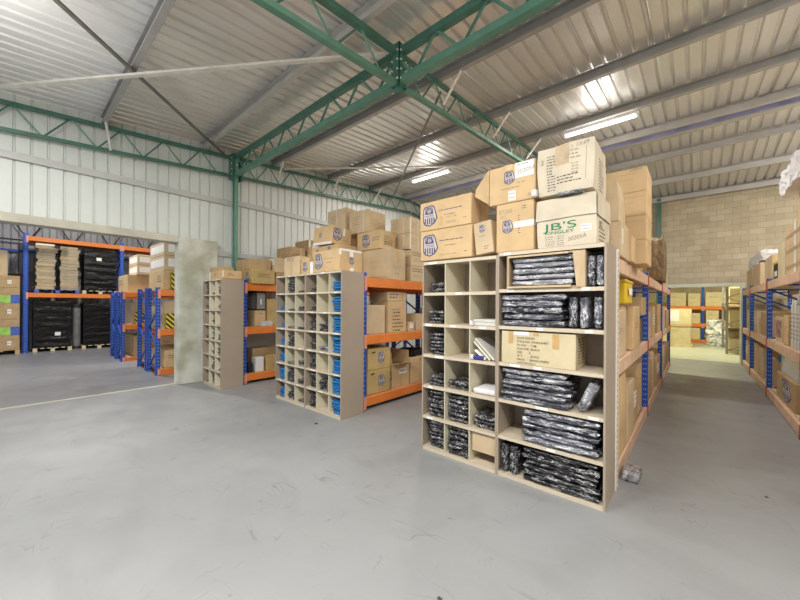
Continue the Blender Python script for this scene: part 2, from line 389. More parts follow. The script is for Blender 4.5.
def truss(name, P0, P1, zb, zt, pitch, label, ch=.06, cb=.06, braces=(), skip=(), web=.026, mb_='green_paint'):
    """planar truss from P0 to P1 (x,y); zb, zt functions of distance along it"""
    P0, P1 = Vector((*P0, 0)), Vector((*P1, 0)); D = (P1 - P0); n = D.length; D.normalize()
    e = empty(name, P0, label, 'truss', 'green roof trusses')
    def at(s, z): return P0 + D * s + Vector((0, 0, z))
    b = MB(); b.bar(at(0, zt(0)), at(n, zt(n)), ch, ch); b.build('top_chord', 'green_paint', e, P0)
    b = MB(); b.bar(at(0, zb(0)), at(n, zb(n)), cb, cb * .85); b.build('bottom_chord', mb_, e, P0)
    s = .05; up = True
    while s + pitch / 2 < n:
        s2 = s + pitch / 2
        if not any(a < (s + s2) / 2 < c for a, c in skip):
            a, c = (zt(s), zb(s2)) if up else (zb(s), zt(s2))
            b = MB(); b.tube(at(s, a), at(s2, c), web / 2, 8); b.build('web_member', 'green_light' if up else 'green_paint', e, P0)
        s = s2; up = not up
    for p, q in braces:
        b = MB(); b.bar(p, q, .045, .012); b.build('fly_brace', 'brace_pale', e, P0)
    return e
# along the left wall, either side of the column
wb = []
for y in (1.11, 2.69): wb.append(((-7.72, y + .05, roof_z(y) - .62), (-7.66, y - .03, roof_z(y) - .14)))
truss('roof_truss', (-7.76, -3.9), (-7.76, 3.22), lambda s: 4.18 + .079 * (s - 3.9), lambda s: 4.58 + .0775 * (s - 3.9), .645,
      'long green lattice truss along the pale left wall over the opening', braces=wb[:1])
wb = [((-7.72, y + .05, roof_z(y) - .50), (-7.28, y - .03, roof_z(y) - .12)) for y in (4.25, 5.92, 7.55)]
truss('roof_truss', (-7.76, 3.42), (-7.76, 9.45), lambda s: 4.18 + .079 * (s + 3.42), lambda s: 4.60 + .0775 * (s + 3.42), .61,
      'green lattice truss on the left wall beyond the green column', braces=wb)
truss('roof_truss', (-7.76, 9.55), (-7.76, 13.5), lambda s: 4.92 - .115 * s, lambda s: 5.33 - .119 * s, .61,
      'green lattice truss high in the far left corner')
# deep truss crossing the room
truss('roof_truss', (-7.7, 3.3), (5.0, 3.3), lambda s: 4.47, lambda s: 4.85, .665,
      'large green lattice truss crossing the whole roof from the green column', ch=.085, cb=.10, web=.036, mb_='green_light')
# along the slope, both sides of the cross truss
truss('roof_truss', (-2.92, -3.9), (-2.92, 3.22), lambda s: 4.18 + .079 * (s - 3.9), lambda s: 4.585 + .0775 * (s - 3.9), .72,
      'green lattice truss at the top of the picture meeting the cross truss', ch=.075, cb=.075, mb_='green_light')
wb = [((-2.9, y + .05, roof_z(y) - .50), (-2.5, y - .03, roof_z(y) - .12)) for y in (4.25, 5.92, 7.55)]
truss('roof_truss', (-2.92, 3.42), (-2.92, 9.45), lambda s: 4.18 + .079 * (s + 3.42), lambda s: 4.585 + .0775 * (s + 3.42), .62,
      'green lattice truss running back over the boxes from the cross truss', braces=wb, ch=.05, cb=.065, mb_='green_light')
# node post where the trusses meet
e = empty('truss_node', (-2.92, 3.3, 4.4), 'green bolted steel post joining the roof trusses overhead', 'steel post')
b = MB(); b.box(-2.965, -2.875, 3.255, 3.345, 4.36, 4.95); b.build('post', 'green_paint', e, (-2.92, 3.3, 4.4))
for sx, sy in ((-1, 0), (1, 0), (0, -1), (0, 1)):
    b = MB()
    if sx: b.box(-2.92 + sx * .06, -2.92 + sx * .07, 3.23, 3.37, 4.40, 4.94)
    else: b.box(-2.99, -2.85, 3.3 + sy * .06, 3.3 + sy * .07, 4.40, 4.94)
    pl = b.build('end_plate', 'green_paint', e, (-2.92, 3.3, 4.4))
    b = MB()
    for k in range(4):
        z = 4.48 + k * .12
        for s in (-.045, .045):
            c = Vector((-2.92 + sx * .07 + (s if sy else 0), 3.3 + sy * .07 + (s if sx else 0), z)); d = Vector((sx, sy, 0)) * .018
            b.tube(c, c + d, .012, 6)
    b.build('bolt_pattern', 'brace_pale', pl, (-2.92, 3.3, 4.4))
# column
e = empty('steel_column', (-7.76, 3.32, 0), 'green steel column standing against the pale left wall', 'column')
b = MB(); b.box(-7.82, -7.808, 3.275, 3.355, 0, 4.98); b.box(-7.732, -7.72, 3.275, 3.355, 0, 4.98); b.box(-7.808, -7.732, 3.308, 3.322, 0, 4.98)
b.build('shaft', 'green_light', e, (-7.76, 3.32, 0))
b = MB(); b.box(-7.85, -7.67, 3.20, 3.24, 4.36, 4.9); b.box(-7.85, -7.67, 3.40, 3.44, 4.36, 4.92); g = b.build('gusset_plate', 'green_paint', e, (-7.76, 3.32, 0))
b = MB()
for k in range(4): b.tube((-7.70, 3.19, 4.45 + k * .12), (-7.70, 3.2, 4.45 + k * .12), .014, 6); b.tube((-7.72, 3.315, 4.45 + k * .12), (-7.705, 3.315, 4.45 + k * .12), .014, 6)
b.build('bolt_pattern', 'brace_pale', g, (-7.76, 3.32, 0))
b = MB(); b.box(-7.86, -7.62, 3.22, 3.42, 0, .015); b.build('base_plate', 'green_paint', e, (-7.76, 3.32, 0))
b = MB(); b.box(-.97, -.87, 13.44, 13.58, 0, 5.0); tag(b.build('steel_column', 'green_paint'), 'dark green steel column against the block wall behind the box stacks', 'column')
# girts on the cladding
def girt(y0, y1, z, label):
    b = MB(); b.box(-7.895, -7.83, y0, y1, z - .012, z); b.box(-7.838, -7.83, y0, y1, z, z + .09); b.box(-7.895, -7.83, y0, y1, z + .09, z + .098)
    tag(b.build('wall_girt', 'girt_steel'), label, 'girt', 'girts on the left wall')
girt(-3.9, 3.24, 3.80, 'zinc wall girt crossing the pale cladding above the opening')
girt(3.40, 13.4, 3.84, 'zinc wall girt on the pale cladding beyond the green column')
girt(2.95, 3.24, 2.66, 'short zinc girt between the concrete pier and the green column')
girt(3.40, 13.4, 2.66, 'low zinc girt behind the boxes right of the green column')
# crossed roof braces
def brace(p, q, mat, label, w=.06, h=.012):
    b = MB(); b.bar(p, q, w, h); b.bar(Vector(p) + Vector((0, .0, .02)), Vector(q) + Vector((0, 0, .02)), h, w * .7)
    tag(b.build('roof_brace', mat), label, 'brace', 'braces under the roof')
brace((-7.72, -.55, roof_z(-.55) - .28), (-2.99, 3.12, roof_z(3.12) - .27), 'brace_pale', 'pale flat steel brace crossing the upper left roof bay')
brace((-7.76, 3.08, roof_z(3.08) - .21), (-2.99, -1.45, roof_z(-1.45) - .21), 'brace_dark', 'dark steel angle brace slanting to the top of the green column', .045)
brace((-7.72, 4.45, roof_z(4.45) - .21), (-2.99, 9.3, roof_z(9.3) - .21), 'brace_pale', 'thin pale brace starting just beyond the green column', .035)
brace((-7.72, 8.45, roof_z(8.45) - .27), (-2.99, 4.35, roof_z(4.35) - .27), 'brace_dark', 'dark steel rod brace hanging under the roof above the box stacks', .03, .02)

# fluorescent lights
LIGHTS = []
def lamp(x, y, z, label, L=1.25, power=60, col=(1, .965, .91), glow=0):
    e = empty('ceiling_light', (x, y, z), label, 'light', 'fluorescent lights')
    o = (x, y, z)
    b = MB(); b.box(x - L / 2, x + L / 2, y - .045, y + .045, z, z + .05); b.build('housing', 'white_gloss', e, o)
    b = MB(); b.box(x - L / 2 + .02, x + L / 2 - .02, y - .05, y + .05, z - .035, z, 0); d = b.build('diffuser', 'lamp_tube', e, o, bevel=.012)
    for s in (-1, 1):
        b = MB(); b.box(x + s * L / 2 - .02, x + s * L / 2 + .02, y - .055, y + .055, z - .04, z + .052); b.build('end_cap', 'white_gloss', e, o)
    ld = bpy.data.lights.new('fluorescent_glow', 'AREA'); ld.shape = 'RECTANGLE'; ld.size = L; ld.size_y = .12; ld.energy = power; ld.color = col
    lo = bpy.data.objects.new('fluorescent_glow', ld); lo.location = (0, 0, -.045); COL.objects.link(lo); lo.parent = e
    if glow:
        ld = bpy.data.lights.new('fluorescent_spill', 'POINT'); ld.shadow_soft_size = .25; ld.energy = glow; ld.color = col
        lo = bpy.data.objects.new('fluorescent_spill', ld); lo.location = (0, 0, -.32); COL.objects.link(lo); lo.parent = e
for x, l in ((-1.47, 'lit fluorescent tube light above the tall box stack'), (-5.55, 'lit fluorescent tube light far left behind the dark brace'),
             (2.9, 'lit fluorescent tube light on the right over the right hand racking')):
    lamp(x, 7.62, 5.16, l, power=95, glow=20)
lamp(3.2, 4.3, 4.92, 'added unseen tube light brightening the roof over the front right racking', power=50, glow=60)  # lamp added out of view to brighten the roof on the right
lamp(3.2, 10.57, 5.18, 'added unseen tube light brightening the roof near the block wall, right side', power=60, glow=80)  # another unseen lamp, added to lift the back part of the roof
for x, l in ((-5.0, 'leftmost'), (-2.4, 'second from left'), (.2, 'second from right'), (2.9, 'rightmost')):
    lamp(x, -.46, 4.545, 'fluorescent tube light over the open front, %s of its row' % l, power=130 if x > -4 else 75, glow=38)
lamp(-12, 1.2, 6.1, 'added unseen tube light brightening the annex near the pallet racking', power=260, glow=40)  # unseen lamp added so the annex looks bright
lamp(-11, 5.0, 6.1, 'added unseen tube light brightening the annex near the concrete pier', power=150)  # second unseen lamp added for annex brightness
lamp(-.2, 16.3, 3.9, 'fluorescent tube light in the back store room', power=170, col=(.97, .95, .62))
lamp(2.6, 17.6, 3.9, 'fluorescent tube light in the back store room, right side', power=110, col=(1, .93, .62))

# ------------------------------------------------------------------ cartons
def text_mesh(s, size):
    cu = bpy.data.curves.new('lettering', 'FONT'); cu.body = s; cu.size = size; cu.align_x = 'LEFT'
    ob = bpy.data.objects.new('lettering', cu); COL.objects.link(ob)
    dg = bpy.context.evaluated_depsgraph_get(); me = bpy.data.meshes.new_from_object(ob.evaluated_get(dg))
    bpy.data.objects.remove(ob); bpy.data.curves.remove(cu)
    return me

EMB_OUT = [(.10, .97), (.54, 1.0), (.66, .90), (.84, .35), (.66, .11), (.38, 0), (.10, .09), (0, .23), (0, .87)]
class Box:
    """carton with local origin at the centre of its base; faces F (-y) R (+x) L (-x) B (+y) T (top)"""
    def __init__(s, w, d, h, crumple=0, seed=0):
        s.w, s.d, s.h, s.c, s.seed = w, d, h, crumple, seed
    def disp(s, p):
        if not s.c: return p
        q = Vector((p.x * 2.2 + s.seed * 7.1, p.y * 2.2, p.z * 2.2)); n = noise.noise_vector(q)
        n2 = noise.noise_vector(q * 3.1) * .35
        k = s.c * (.4 + .6 * min(1, max(0, p.z / s.h)))
        bul = Vector((p.x / s.w, p.y / s.d, 0)) * math.sin(PI * min(1, max(0, p.z / s.h))) * s.c * .7
        v = p + (n + n2) * k + bul
        return Vector((v.x, v.y, max(v.z, 0) if p.z > .02 else p.z))
    def P(s, f, a, b, off=0):
        w, d, h = s.w, s.d, s.h
        if f == 'F': p, n = Vector((-w / 2 + a, -d / 2, b)), Vector((0, -1, 0))
        elif f == 'R': p, n = Vector((w / 2, -d / 2 + a, b)), Vector((1, 0, 0))
        elif f == 'L': p, n = Vector((-w / 2, d / 2 - a, b)), Vector((-1, 0, 0))
        elif f == 'B': p, n = Vector((w / 2 - a, d / 2, b)), Vector((0, 1, 0))
        else: p, n = Vector((-w / 2 + a, -d / 2 + b, h)), Vector((0, 0, 1))
        return s.disp(p) + n * off
    def fw(s, f): return s.w if f in 'FBT' else s.d
    def fh(s, f): return s.d if f == 'T' else s.h
    def quad(s, mb, f, a0, a1, b0, b1, off, mi=0, n=1):
        n = 6 if s.c else n
        mb.strip([[s.P(f, a0 + (a1 - a0) * i / n, b0 + (b1 - b0) * j / n, off) for j in range(n + 1)] for i in range(n + 1)], mi)

def carton(label, x0, x1, y0, y1, z0, z1, mat='kraft', feats=(), rz=0, tilt=None, group=None, name='cardboard_box', cat='box', crumple=0, flaps=None, inside=None):
    w, d, h = x1 - x0, y1 - y0, z1 - z0
    B = Box(w, d, h, crumple, R.random() * 10)
    b = MB()
    if flaps:
        t = .006
        b.box(-w / 2, w / 2, -d / 2, -d / 2 + t, 0, h); b.box(-w / 2, w / 2, d / 2 - t, d / 2, 0, h)
        b.box(-w / 2, -w / 2 + t, -d / 2 + t, d / 2 - t, 0, h); b.box(w / 2 - t, w / 2, -d / 2 + t, d / 2 - t, 0, h)
        b.box(-w / 2 + t, w / 2 - t, -d / 2 + t, d / 2 - t, 0, t)
        o = b.build(name, mat)
    else:
        if crumple:
            bm = b.bm; bmesh.ops.create_cube(bm, size=1); bmesh.ops.subdivide_edges(bm, edges=bm.edges[:], cuts=9, use_grid_fill=True)
            for v in bm.verts:
                v.co = B.disp(Vector((v.co.x * w, v.co.y * d, (v.co.z + .5) * h)))
            o = b.build(name, mat, smooth=False)
        else:
            b.box(-w / 2, w / 2, -d / 2, d / 2, 0, h); o = b.build(name, mat, bevel=min(.006, .04 * min(w, d, h)))
    o.location = ((x0 + x1) / 2, (y0 + y1) / 2, z0); o.rotation_euler = tilt or (0, 0, rz)
    if tilt and rz: o.rotation_euler = (tilt[0], tilt[1], rz)
    tag(o, label, cat, group)
    if flaps:
        for f, ang in flaps:      # ang: 0 lies flat outward, +90 upright, <0 hangs down
            fl = (min(w, d) / 2) * .95; n, W = {'F': (Vector((0, -1, 0)), w), 'B': (Vector((0, 1, 0)), w), 'L': (Vector((-1, 0, 0)), d), 'R': (Vector((1, 0, 0)), d)}[f]
            t = Vector((0, 0, 1)).cross(n); c = n * ((d if f in 'FB' else w) / 2 - .003) + Vector((0, 0, h))
            u = n * math.cos(math.radians(ang)) + Vector((0, 0, 1)) * math.sin(math.radians(ang)); nn = u.cross(t).normalized() * .003
            P, Q = c - t * (W / 2 - .004), c + t * (W / 2 - .004); P2, Q2 = P + u * fl + t * .012, Q + u * fl - t * .012
            b = MB(); b.hexa([P - nn, Q - nn, Q2 - nn, P2 - nn, P + nn, Q + nn, Q2 + nn, P2 + nn]); b.build('flap', mat, o)
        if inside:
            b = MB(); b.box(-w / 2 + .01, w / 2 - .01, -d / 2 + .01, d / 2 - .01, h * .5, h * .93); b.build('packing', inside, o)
    for ft in feats:
        k = ft[0]; f = ft[1]; W, H = B.fw(f), B.fh(f)
        if k == 'tape':          # vertical tape at fraction a, from the top edge down to fraction b
            a, w2, lo = ft[2], ft[3], ft[4]; m = ft[5] if len(ft) > 5 else 'packing_tape'
            b = MB(); B.quad(b, f, a * W - w2 / 2, a * W + w2 / 2, lo * H, H - .004, .0016, n=2); b.build('tape', m, o)
        elif k == 'htape':       # horizontal tape: fractions a0,a1 at height fraction c, width
            a0, a1, c, w2 = ft[2:6]; m = ft[6] if len(ft) > 6 else 'packing_tape'
            b = MB(); B.quad(b, f, a0 * W, a1 * W, c * H - w2 / 2, c * H + w2 / 2, .0018, n=2); b.build('tape', m, o)
        elif k == 'label':
            a0, a1, c0, c1 = ft[2:6]
            b = MB(); B.quad(b, f, a0 * W, a1 * W, c0 * H, c1 * H, .0024); lb = b.build('paper_label', 'paper_white', o); lb['label'] = 'white paper label'
            n = ft[6] if len(ft) > 6 else 3
            if not n: continue
            b = MB(); rr = random.Random(int(a0 * 999))
            for i in range(n):
                y = c0 * H + (c1 - c0) * H * (i + .7) / (n + .4); hh = (c1 - c0) * H / (n + 1) * .17
                x = a0 * W + (a1 - a0) * W * .08; xe = a1 * W - (a1 - a0) * W * .1
                while x < xe - .004:
                    l = min(xe - x, (a1 - a0) * W * rr.uniform(.08, .25)); B.quad(b, f, x, x + l, y - hh, y + hh, .0034); x += l + (a1 - a0) * W * .05
            b.build('printed_lettering', 'grey_ink', lb)
        elif k == 'emblem':      # centre fractions, height fraction
            ca, cb_, hh = ft[2] * W, ft[3] * H, ft[4] * H
            ex = ft[6] if len(ft) > 6 else 1
            if len(ft) > 5: hh = ft[5]
            def E(pts, off, mi, bb):
                bb.poly([B.P(f, ca + (x - .42) * hh * ex, cb_ + (y - .5) * hh, off) for x, y in pts], mi)
            bb = MB(); cx, cy = .40, .50
            E(EMB_OUT, .0012, 0, bb); E([(cx + (x - cx) * .84, cy + (y - cy) * .88) for x, y in EMB_OUT], .0020, 1, bb)
            def r(x0_, x1_, y0_, y1_, mi=0, off=.0028): E([(x0_, y0_), (x1_, y0_), (x1_, y1_), (x0_, y1_)], off, mi, bb)
            E([(.12, .58), (.60, .58), (.56, .86), (.48, .91), (.16, .90), (.12, .84)], .0028, 0, bb)
            for i in range(4): r(.17 + .11 * i, .195 + .11 * i, .74, .87, 1, .0034)
            E([(.29, .65), (.43, .65), (.47, .72), (.36, .79), (.26, .72)], .0040, 1, bb); r(.32, .40, .68, .74, 0, .0046)
            r(.12, .64, .50, .53); r(.14, .64, .435, .46)
            for i in range(5): r(.10 + .125 * i, .178 + .125 * i, .17 - .05 * (i in (1, 2, 3)), .40)
            bb.build('printed_emblem', ['navy_ink', 'emblem_pale'], o)
        elif k == 'lines':       # illegible small print: a0,a1, top b, n rows, pitch(m)
            a0, a1, top, n, pitch = ft[2:7]; m = ft[7] if len(ft) > 7 else 'grey_ink'; lo_ = ft[8] if len(ft) > 8 else .0014; bb = MB(); rr = random.Random(int(a0 * 1000 + n * 37 + W * 991))
            for i in range(n):
                y = top * H - i * pitch; x = a0 * W; xe = (a0 + (a1 - a0) * rr.uniform(.6, 1)) * W
                while x < xe:
                    l = rr.uniform(.5, 2.2) * pitch * .5; B.quad(bb, f, x, min(x + l, a1 * W), y - pitch * .17, y + pitch * .17, lo_); x += l + pitch * .28
            bb.build('printed_lettering', m, o)
        elif k == 'text':        # a,b fraction of the lower left, size m, string, ink, slope
            a, c, size, s = ft[2:6]; m = ft[6] if len(ft) > 6 else 'dark_ink'; sx = ft[7] if len(ft) > 7 else 1
            sl = ft[8] if len(ft) > 8 else 0
            me = text_mesh(s, size)
            for v in me.vertices: v.co = B.P(f, a * W + v.co.x * sx, c * H + v.co.y + v.co.x * sx * sl, (ft[9] if len(ft) > 9 else .0018) if not B.c else .003)
            me.materials.clear(); me.materials.append(MATS[m]); t = bpy.data.objects.new('printed_lettering', me); COL.objects.link(t); t.parent = o
        elif k == 'hole':
            a, c = ft[2] * W, ft[3] * H; bb = MB()
            bb.poly([B.P(f, a + .035 * math.cos(t) * (1.3), c + .013 * math.sin(t) + .006 * math.cos(t), .001) for t in [2 * PI * i / 12 for i in range(12)]])
            bb.build('hand_hole', 'dark_hole', o)
        elif k == 'flapover':    # a folded-over flap standing proud of the face
            a0, a1, c0, c1, m = ft[2:7]; bb = MB(); n = 6
            for off in (.003, .011): B.quad(bb, f, a0 * W, a1 * W, c0 * H, c1 * H, off)
            fl = bb.build('flap', m, o)
        elif k == 'rect':        # plain printed/plastic patch
            a0, a1, c0, c1, m, nm = ft[2:8]
            bb = MB(); B.quad(bb, f, a0 * W, a1 * W, c0 * H, c1 * H, .0012); bb.build(nm, m, o)
    return o

# ------------------------------------------------------------------ steel pigeonhole shelving
def shelf_unit(x0, x1, y0, y1, rows, cols, label, H=2.08, kick=.026, lip=.032):
    o = ((x0 + x1) / 2, (y0 + y1) / 2, 0)
    e = empty('pigeonhole_unit' if cols > 1 else 'steel_shelving_unit', o, label, 'shelving')
    t = .012
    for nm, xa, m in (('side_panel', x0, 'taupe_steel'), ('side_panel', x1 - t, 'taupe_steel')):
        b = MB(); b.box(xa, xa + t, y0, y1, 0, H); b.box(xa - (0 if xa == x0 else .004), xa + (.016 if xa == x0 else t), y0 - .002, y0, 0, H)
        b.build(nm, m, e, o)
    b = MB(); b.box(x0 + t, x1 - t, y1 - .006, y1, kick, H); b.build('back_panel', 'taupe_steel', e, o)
    p = (H - kick - .012) / rows; zs = [kick + p * i + .012 for i in range(rows + 1)]
    cw = (x1 - x0) / cols
    for i, z in enumerate(zs):
        b = MB(); b.box(x0 + t, x1 - t, y0 + .002, y1 - .006, z - .012, z); b.box(x0 + t, x1 - t, y0, y0 + .006, z - lip if i else 0, z)
        s = b.build('shelf' if i else 'plinth_shelf', 'shelf_steel', e, o)
        k = 0
        for c in range(cols):
            for q in range(1 if cols > 1 else 3):
                if R.random() < .6:
                    xx = x0 + cw * c + (cw * R.uniform(.15, .6) if cols > 1 else cw * (q + R.uniform(.1, .6)) / 3); k = 1
                    if i:
                        b = MB(); b.box(xx, xx + R.uniform(.05, .11), y0 - .0015, y0 - .0002, z - lip + .004, z - .005); b.build('shelf_label', 'paper_white', s, o)['label'] = 'white sticker strip'
    for c in range(1, cols):
        b = MB(); x = x0 + cw * c
        b.box(x - .004, x + .004, y0 + .004, y1 - .006, kick + .012, H - .012); b.build('divider', 'cream_steel', e, o)
    return e, zs, cw
def perforated_post(x0, x1, y0, y1, e, o, H):
    c = Vector(((x0 + x1) / 2, (y0 + y1) / 2, 0)); b = MB(); b.box(x0, x1, y0, y1, 0, H)
    p = b.build('corner_post', 'perforated_steel', e, c); p.location = c - Vector(o)

# garment packs: folded cloth in a bag, unit size 1 x 1 x 1, scaled where it lies
def pack_mesh(seed, mats, nx=14, ny=9, nz=4, wr=.13, fold=True):
    bm = bmesh.new()
    def sh(u, v, w):     # u,v,w in -1..1 on the cube surface
        rx = math.copysign(abs(u) ** .8, u); ry = math.copysign(abs(v) ** .8, v)
        e = max(abs(u), abs(v)); th = (1 - max(0, (e - .72) / .28) ** 2 * .07)
        x, y, z = rx * .5, ry * .5, w * .5 * th
        k = (1 - .10 * (w * w))                       # round the sides
        side = 1 - .05 * w * w if max(abs(u), abs(v)) > .95 else 1
        x *= side; y *= side
        q = Vector((x * 3.2 + seed * 9.7, y * 3.2, z * 1.5 + seed))
        n = noise.noise(q) * .8 + noise.noise(q * 2.7) * .45
        rg = 1 - abs(noise.noise(Vector((x * 2.2 + seed * 3.1, y * 7, z * 5 + 4)))) * 2
        z += (n * .5 + max(0, rg - .55) * .7) * wr * (1 if w > -.9 else .3)
        x += noise.noise(Vector((y * 5, z * 6, seed * 4.4 + 1))) * .045 * (1 if abs(u) > .8 else .3)
        y += noise.noise(Vector((x * 6, z * 5, seed * 2.3 + 7))) * .055 * (1 if abs(v) > .8 else .3)
        return (x, y, z + .5)
    V = {}
    def vert(i, j, k):
        key = (i, j, k)
        if key not in V: V[key] = bm.verts.new(sh(2 * i / nx - 1, 2 * j / ny - 1, 2 * k / nz - 1))
        return V[key]
    for i in range(nx):
        for j in range(ny):
            bm.faces.new([vert(i, j, 0), vert(i, j + 1, 0), vert(i + 1, j + 1, 0), vert(i + 1, j, 0)])
            bm.faces.new([vert(i, j, nz), vert(i + 1, j, nz), vert(i + 1, j + 1, nz), vert(i, j + 1, nz)])
    for k in range(nz):
        for i in range(nx):
            bm.faces.new([vert(i, 0, k), vert(i + 1, 0, k), vert(i + 1, 0, k + 1), vert(i, 0, k + 1)])
            bm.faces.new([vert(i, ny, k), vert(i, ny, k + 1), vert(i + 1, ny, k + 1), vert(i + 1, ny, k)])
        for j in range(ny):
            bm.faces.new([vert(0, j, k), vert(0, j, k + 1), vert(0, j + 1, k + 1), vert(0, j + 1, k)])
            bm.faces.new([vert(nx, j, k), vert(nx, j + 1, k), vert(nx, j + 1, k + 1), vert(nx, j, k + 1)])
    for a in range(3):
        lo = min(v.co[a] for v in bm.verts); hi = max(v.co[a] for v in bm.verts); o_ = 0 if a == 2 else -.5
        for v in bm.verts: v.co[a] = (v.co[a] - lo) / (hi - lo) + o_
    bmesh.ops.recalc_face_normals(bm, faces=bm.faces)
    me = bpy.data.meshes.new('garment_pack'); bm.to_mesh(me); bm.free()
    for p in me.polygons: p.use_smooth = True
    me.materials.append(MATS[mats]); return me
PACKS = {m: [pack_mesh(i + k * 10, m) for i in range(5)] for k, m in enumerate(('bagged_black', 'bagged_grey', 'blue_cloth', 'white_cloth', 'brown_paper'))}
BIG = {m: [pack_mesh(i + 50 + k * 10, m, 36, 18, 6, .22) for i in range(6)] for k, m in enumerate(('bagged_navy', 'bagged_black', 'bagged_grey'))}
def put_pack(me, c, size, label, group, rz=0, name='garment_pack', cat='garment pack', rot=None):
    o = bpy.data.objects.new(name, me); COL.objects.link(o); o.location = c; o.scale = size
    o.rotation_euler = rot or (0, 0, rz); return tag(o, label, cat, group)
def pile(n, mat, x0, x1, y0, y1, z0, z1, where, group, word, big=False, jitter=.02):
    """n packs stacked from z0 up to about z1"""
    lib = (BIG if big else PACKS)[mat]; h = (z1 - z0) / n; z = z0
    for i in range(n):
        hh = h * (R.uniform(.97, 1.05) if not big else 1.04)
        w, d = (x1 - x0) * R.uniform(.86, .93), (y1 - y0) * R.uniform(.92, .97)
        if big: w = (x1 - x0) * R.uniform(.90, .99)
        pos = 'only' if n == 1 else 'top' if i == n - 1 else 'bottom' if i == 0 else ORD[i]
        l = ('lone' if n == 1 else 'topmost' if pos == 'top' else 'lowest' if pos == 'bottom' else ORD[i] + ' lowest') + ' %s, %s' % (word, where)
        cx = (x0 + x1) / 2 + (R.uniform(-1, 1) * jitter * .5 if not big else R.uniform(-1, 1) * ((x1 - x0) - w) / 2); cy = (y0 + y1) / 2 + R.uniform(-1, 1) * jitter
        put_pack(R.choice(lib), (cx, cy, z + .001), (w, d, hh * .95), l, group, R.uniform(-.05, .05) * (.2 if big else 1))
        z += h
    return z

# ---- nearest row: pigeonholes (left) and wide bays (right)
AX0, AXM, AX1, AY0, AY1 = -2.32, -1.43, -.53, 3.05, 3.46
eA, zA, cwA = shelf_unit(AX0, AXM - .001, AY0, AY1, 6, 3, 'nearest steel pigeonhole unit with three columns of mostly dark clothing')
eB, zB, _ = shelf_unit(AXM + .001, AX1, AY0 + .0, AY1, 6, 1, 'nearest steel shelving unit with wide bays of bagged dark clothing', H=2.10)
oB = ((AXM + AX1) / 2, (AY0 + AY1) / 2, 0)
perforated_post(AX1 - .03, AX1 + .010, AY1 + .001, AY1 + .092, eB, oB, 2.10)
def cellA(r, c):   # r 1..6 from the top, c 0..2
    z0 = zA[6 - r]; return AX0 + cwA * c + .02, AX0 + cwA * (c + 1) - .012, z0 + .002, zA[7 - r] - .04
def whereA(r, c): return '%s row, %s column, nearest pigeonhole unit' % (ORD[r - 1], ('left', 'middle', 'right')[c])
GA = 'dark bagged garments in the nearest pigeonholes'
for r, c, n, fill in ((1, 0, 2, .38), (2, 0, 4, .48), (3, 0, 6, .80), (4, 0, 3, .40), (5, 0, 6, .96), (6, 0, 7, 1.0),
                      (4, 1, 2, .34), (5, 1, 6, .93), (6, 1, 6, .97), (5, 2, 3, .46)):
    x0, x1, z0, z1 = cellA(r, c)
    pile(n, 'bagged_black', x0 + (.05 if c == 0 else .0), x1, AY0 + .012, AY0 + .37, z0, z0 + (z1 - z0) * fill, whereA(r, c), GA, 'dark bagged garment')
x0, x1, z0, z1 = cellA(4, 2)
put_pack(PACKS['white_cloth'][0], ((x0 + x1) / 2, AY0 + .18, z0), (.25, .32, .06), 'folded white garment in the right column of the nearest pigeonhole unit', None)
x0, x1, z0, z1 = cellA(2, 2)
b = MB(); b.box(-.12, .12, -.17, .17, 0, .035); b.box(-.118, .118, -.168, .168, .037, .062)
thing(b, 'paper_folder', 'grey_white', 'pale flat folder lying in the second row, right column, nearest pigeonholes', 'folder', ((x0 + x1) / 2, AY0 + .19, z0), bevel=.004)
put_pack(PACKS['white_cloth'][2], (x0 + .008, AY0 - .0, z0 + .001), (.03, .03, .05), 'small crumpled white paper at the mouth of a right column pigeonhole', None, name='crumpled_paper', cat='paper')
# tilted pale panels and a purple bundle in the third row
x0, x1, z0, z1 = cellA(3, 2)
bb = .30
for i, (dx, l, ww, y) in enumerate(((.0, .285, .012, .05), (.045, .24, .012, .10), (.095, .14, .014, .16))):
    b = MB(); b.box(-ww / 2, ww / 2, -.03, .27, 0, l); b.box(-ww / 2 - .004, ww / 2 + .004, -.034, -.03, 0, l)
    o = thing(b, 'display_panel', ['grey_white', 'cream_steel', 'paper_white'][i], ['longest pale panel leaning in the third row right pigeonhole', 'middle pale panel leaning in the third row right pigeonhole',
              'shortest white panel leaning in the third row right pigeonhole'][i], 'panel', (x1 - .028 - dx, AY0 + .06, z0 + .012), 'panels leaning in a pigeonhole')
    o.rotation_euler = (0, -math.radians(46 if i < 2 else 54), 0)
put_pack(PACKS['blue_cloth'][1], (x0 + .075, AY0 + .026, z0), (.11, .038, .045), 'small blue purple cloth bundle under the leaning pale panels', None, name='cloth_bundle', cat='cloth').data = (lambda m: (m.materials.clear(), m.materials.append(MATS['purple_cloth']), m)[2])(PACKS['blue_cloth'][1].copy())
put_pack(PACKS['white_cloth'][3], (x0 + .005, AY0 + .02, z0 + .001), (.03, .04, .05), 'small white crumpled bag at the front of the third row pigeonhole', None, name='crumpled_paper', cat='paper')
# cardboard tray wedged in the bottom right pigeonhole
x0, x1, z0, z1 = cellA(6, 2)
b = MB(); b.box(-.127, .127, -.006, 0, 0, .185); b.box(-.127, .127, 0, .34, 0, .006); b.box(-.127, -.122, 0, .34, .006, .15); b.box(.122, .127, 0, .34, .006, .15)
thing(b, 'cardboard_tray', 'kraft_tan', 'tan cardboard tray wedged high in the bottom right pigeonhole', 'tray', ((x0 + x1) / 2 - .002, AY0 + .035, z1 - .192), bevel=.002)

